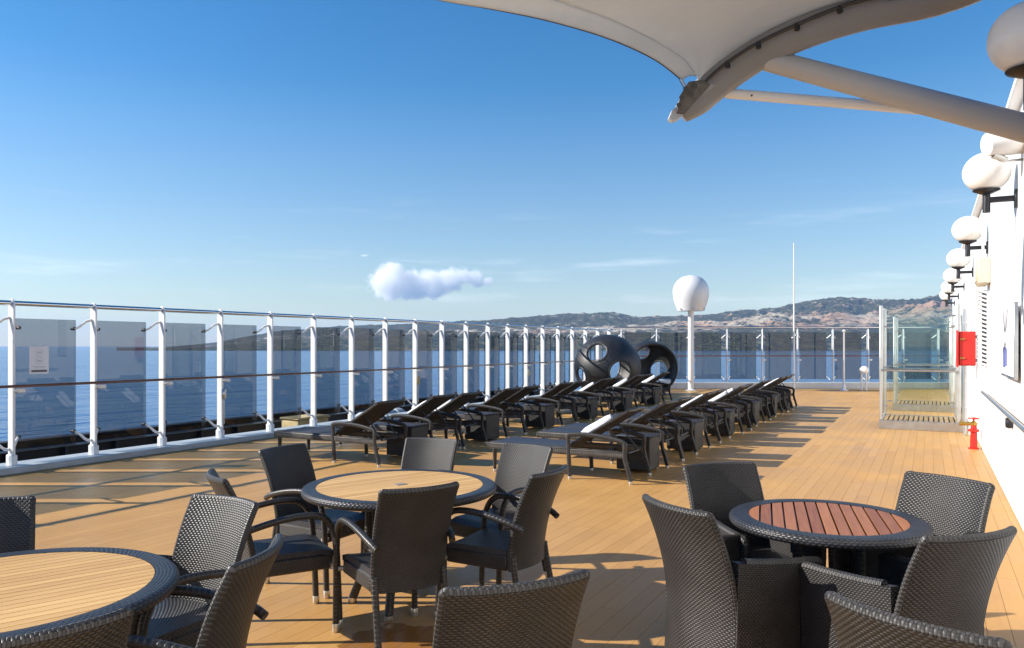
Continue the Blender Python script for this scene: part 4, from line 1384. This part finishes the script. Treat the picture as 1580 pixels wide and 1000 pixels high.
# boom: rounded-rectangle section, .30 deep and .16 wide, tapering to the tip
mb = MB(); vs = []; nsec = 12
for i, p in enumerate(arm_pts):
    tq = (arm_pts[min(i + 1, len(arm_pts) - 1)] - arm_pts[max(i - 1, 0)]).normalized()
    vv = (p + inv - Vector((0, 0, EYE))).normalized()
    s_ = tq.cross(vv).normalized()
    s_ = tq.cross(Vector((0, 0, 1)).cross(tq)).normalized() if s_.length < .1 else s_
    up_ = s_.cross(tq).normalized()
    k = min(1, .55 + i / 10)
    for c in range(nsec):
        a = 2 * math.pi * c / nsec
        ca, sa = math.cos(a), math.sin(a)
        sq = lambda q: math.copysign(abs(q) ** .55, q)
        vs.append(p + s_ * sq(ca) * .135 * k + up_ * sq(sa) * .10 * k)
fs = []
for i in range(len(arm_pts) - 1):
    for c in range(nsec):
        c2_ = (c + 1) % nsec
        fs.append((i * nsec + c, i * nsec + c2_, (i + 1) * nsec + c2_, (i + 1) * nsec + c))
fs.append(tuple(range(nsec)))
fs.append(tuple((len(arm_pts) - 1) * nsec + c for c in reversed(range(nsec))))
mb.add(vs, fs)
boom = mb.build('boom', M['arm_paint_shaded'], cp, smooth=50)
# luff track with bolts along the boom
tr_pts = [p for p in spline([L3(1074, 142, 7.42), L3(1108, 108, 7.28), L3(1160, 72, 7.10), L3(1230, 38, 6.92), L3(1310, 6, 6.72), L3(1400, -16, 6.5)], 6)]
mb = MB(); mb.tube(tr_pts, .016, 8); mb.build('luff_track', M['dark_metal'], boom)
for i in range(3, len(tr_pts) - 2, 5):
    mb = MB(); mb.tube([tr_pts[i] + Vector((0, 0, .01)), tr_pts[i] + Vector((0, 0, -.045))], .02, 8); mb.build('track_bolt', M['black'], boom)
# tip plate with bolts and turnbuckle
def slab(pts, th):
    c = sum(pts, Vector()) / len(pts); n_ = (pts[1] - pts[0]).cross(pts[2] - pts[0]).normalized() * th / 2
    k = len(pts)
    m_ = MB(); m_.add([q + n_ for q in pts] + [q - n_ for q in pts], [tuple(range(k)), tuple(reversed(range(k, 2 * k)))] + [(i, k + i, k + (i + 1) % k, (i + 1) % k) for i in range(k)])
    return m_
pl = [L3(1062, 127, 7.30), L3(1084, 124, 7.30), L3(1096, 132, 7.30), L3(1056, 176, 7.42), L3(1044, 174, 7.42), L3(1050, 146, 7.34)]
slab(pl, .03).build('tip_plate', M['tip_plate'], boom, smooth=0)
for (bx_, by_) in ((1058, 137), (1072, 133), (1052, 150), (1048, 162), (1066, 146)):
    c_ = L3(bx_, by_, 7.28)
    mb = MB(); mb.tube([c_, c_ + (-(c_ + inv - Vector((0, 0, EYE))).normalized()) * .03], .022, 8); mb.build('plate_bolt', M['dark_metal'], boom)
slab([L3(1031, 184, 7.50), L3(1036, 188, 7.50), L3(1046, 185, 7.50), L3(1054, 178, 7.50), L3(1044, 166, 7.50), L3(1036, 172, 7.50)], .08).build('tip_cap', M['strut_paint'], boom, smooth=0)
mb = MB(); mb.tube([L3(1050, 122, 7.30), L3(1057, 134, 7.30)], .016, 8); mb.build('turnbuckle', M['chrome'], boom)
# cloth
E_pts = spline([L3(1052, 124, 7.36), L3(1010, 92, 7.2), L3(940, 60, 7.0), L3(850, 33, 6.7), L3(760, 14, 6.4), L3(680, 0, 6.1), L3(560, -30, 5.6), L3(420, -110, 4.8), L3(330, -260, 4.0), L3(300, -560, 3.0)], 5)
I_pts = spline([L3(1074, 118, 7.38), L3(1056, 92, 7.30), L3(1000, 58, 7.15), L3(940, 30, 6.95), L3(880, 8, 6.7), L3(800, -18, 6.35), L3(690, -50, 5.8), L3(560, -130, 5.0), L3(470, -280, 4.15), L3(420, -580, 3.1)], 5)
B_pts = spline([L3(1078, 124, 7.44), L3(1105, 100, 7.40), L3(1150, 70, 7.25), L3(1210, 38, 7.05), L3(1280, 10, 6.85), L3(1360, -14, 6.6), L3(1440, -50, 6.2), L3(1500, -160, 5.3), L3(1480, -330, 4.3), L3(1420, -620, 3.2)], 5)
def along(pts, t):
    x = t * (len(pts) - 1); i = min(int(x), len(pts) - 2); return pts[i].lerp(pts[i + 1], x - i)
def cloth(u, v):
    a_ = along(I_pts, v); b2 = along(B_pts, v)
    p = a_.lerp(b2, u)
    span = (b2 - a_).length
    p.z += .07 * span * math.sin(math.pi * u) * (1 - .3 * v)
    q = (p + inv)
    p.z += .018 * math.sin(7 * u + 5 * v) * math.sin(math.pi * u) * (1 - v)
    return p
mb = MB(); mb.sheet(cloth, 30, 60); ob = mb.build('cloth', M['canvas'], cp, smooth=180)
so = ob.modifiers.new('thick', 'SOLIDIFY'); so.thickness = .004; so.offset = 1
def hem(u, v):
    a_ = along(E_pts, v); b2 = along(I_pts, v); p = a_.lerp(b2, u)
    p.z += .02 * math.sin(math.pi * u)
    return p
mb = MB(); mb.sheet(hem, 6, 60); ob = mb.build('hem', M['canvas'], cp, smooth=180)
so = ob.modifiers.new('thick', 'SOLIDIFY'); so.thickness = .010; so.offset = 1
mb = MB(); mb.tube(E_pts, .007, 6); mb.build('edge_cable', M['dark_metal'], cp)
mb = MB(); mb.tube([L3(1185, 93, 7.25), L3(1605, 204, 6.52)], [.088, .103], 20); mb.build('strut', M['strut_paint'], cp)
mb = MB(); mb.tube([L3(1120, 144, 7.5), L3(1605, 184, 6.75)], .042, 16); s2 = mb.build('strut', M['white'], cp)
for x in (1160, 1210, 1290):
    y = 144 + (x - 1120) * 40 / 485; d = 7.5 - (x - 1120) * .75 / 485
    mb = MB(); mb.tube([L3(x, y, d - .03), L3(x, y, d - .05)], .010, 8); mb.build('rivet', M['dark_metal'], s2)
bp_ = P3(1605, 195, 5.7) - inv
mb = MB(); mb.box((XR - inv.x - .02, bp_.y, bp_.z), (.05, .5, .4), .01); mb.build('wall_anchor', M['strut_paint'], cp)

# floodlight housing under the strut
c0 = P3(1558, 226, 6.6)
t = thing('floodlight', 'white floodlight housing with cable below the canopy strut', 'floodlight', c0)
mb = MB()
vd = C2W(1, -.15).normalized()
mb.tube([vd * -.20 + Vector((0, 0, .02)), vd * -.185 + Vector((0, 0, .02)), vd * -.10 + Vector((0, 0, .035)), vd * .05 + Vector((0, 0, .05)), vd * .2 + Vector((0, 0, .05))], [.07, .115, .135, .14, .12], 18, flat=.85)
mb.build('housing', M['white'], t)
mb = MB(); mb.tube(spline([vd * -.12 + Vector((0, 0, -.09)), vd * -.05 + Vector((0, 0, -.125)), vd * .05 + Vector((0, 0, -.12)), vd * .22 + Vector((0, 0, -.10))], 5), .011, 8); mb.build('cable', M['steel'], t)
mb = MB(); mb.tube([vd * -.13 + Vector((0, 0, -.07)), vd * -.02 + Vector((0, 0, -.115))], [.035, .02], 10); mb.build('cable_gland', M['alu'], t)
wx = XR - c0.x
mb = MB(); mb.tube([(0.08, 0.02, .03), (wx, .05, .03)], .035, 12); mb.build('bracket', M['white'], t)

# ------------------------------------------------------------------ air and cloud
m, n, l, b = newmat('sea_air'); n.remove(b)
pv = n.new('ShaderNodeVolumePrincipled')
pv.inputs['Color'].default_value = (.44, .68, 1.0, 1)
pv.inputs['Density'].default_value = 2.7e-5
pv.inputs['Anisotropy'].default_value = 0.0
l.new(pv.outputs[0], n['Material Output'].inputs['Volume'])
mb = MB(); mb.box((0, 0, (680 - 39) / 2), (52000, 52000, 680 + 39))
tag(mb.build('haze', m, smooth=0), 'thin bluish sea air in front of the far hills', 'haze', kind='stuff')

m, n, l, b = newmat('cloud_vapour'); n.remove(b)
geo = n.new('ShaderNodeNewGeometry')
DC = 15000.0
blobs = [(598, 436, 36), (606, 420, 24), (632, 440, 34), (664, 438, 32), (694, 434, 28), (714, 427, 20), (734, 432, 20), (752, 434, 12), (672, 446, 24), (604, 447, 26), (640, 448, 24), (562, 390, 9)]
shape = None
for (bx_, by_, br_) in blobs:
    c_ = P3(bx_, by_, DC + (bx_ * 37 % 11 - 5) * 40)
    sb = n.new('ShaderNodeVectorMath'); sb.operation = 'SUBTRACT'; sb.inputs[1].default_value = c_
    l.new(geo.outputs['Position'], sb.inputs[0])
    sl = n.new('ShaderNodeVectorMath'); sl.operation = 'MULTIPLY'; sl.inputs[1].default_value = (1, 1, 1.12)
    l.new(sb.outputs[0], sl.inputs[0])
    ln = n.new('ShaderNodeVectorMath'); ln.operation = 'LENGTH'; l.new(sl.outputs[0], ln.inputs[0])
    e_ = math_node(n, l, 'SUBTRACT', 1.0, math_node(n, l, 'DIVIDE', ln.outputs['Value'], br_ * DC / F_PX))
    shape = e_ if shape is None else math_node(n, l, 'SMOOTH_MAX', shape, e_)
    if shape is not e_: shape.node.inputs[2].default_value = .15
no = n.new('ShaderNodeTexNoise'); no.inputs['Scale'].default_value = .0055; no.inputs['Detail'].default_value = 7; no.inputs['Roughness'].default_value = .62
l.new(geo.outputs['Position'], no.inputs['Vector'])
tot = math_node(n, l, 'ADD', shape, math_node(n, l, 'MULTIPLY', math_node(n, l, 'SUBTRACT', no.outputs['Fac'], .5), 1.5))
mr = n.new('ShaderNodeMapRange'); mr.interpolation_type = 'SMOOTHSTEP'; mr.inputs[1].default_value = .14; mr.inputs[2].default_value = .50
mr.inputs[3].default_value = 0.0; mr.inputs[4].default_value = .0075
l.new(tot, mr.inputs[0])
pv = n.new('ShaderNodeVolumePrincipled'); pv.inputs['Color'].default_value = (1.0, .998, .995, 1); pv.inputs['Anisotropy'].default_value = .25
l.new(mr.outputs[0], pv.inputs['Density']); l.new(pv.outputs[0], n['Material Output'].inputs['Volume'])
a_ = P3(545, 435, DC); b2 = P3(780, 435, DC)
mb = MB(); mb.bar((a_.x, a_.y, 1240), (b2.x, b2.y, 1240), 1100, 1060)
tag(mb.build('cloud', m, smooth=0), 'small white cumulus cloud low over the far hills', 'cloud', kind='stuff')
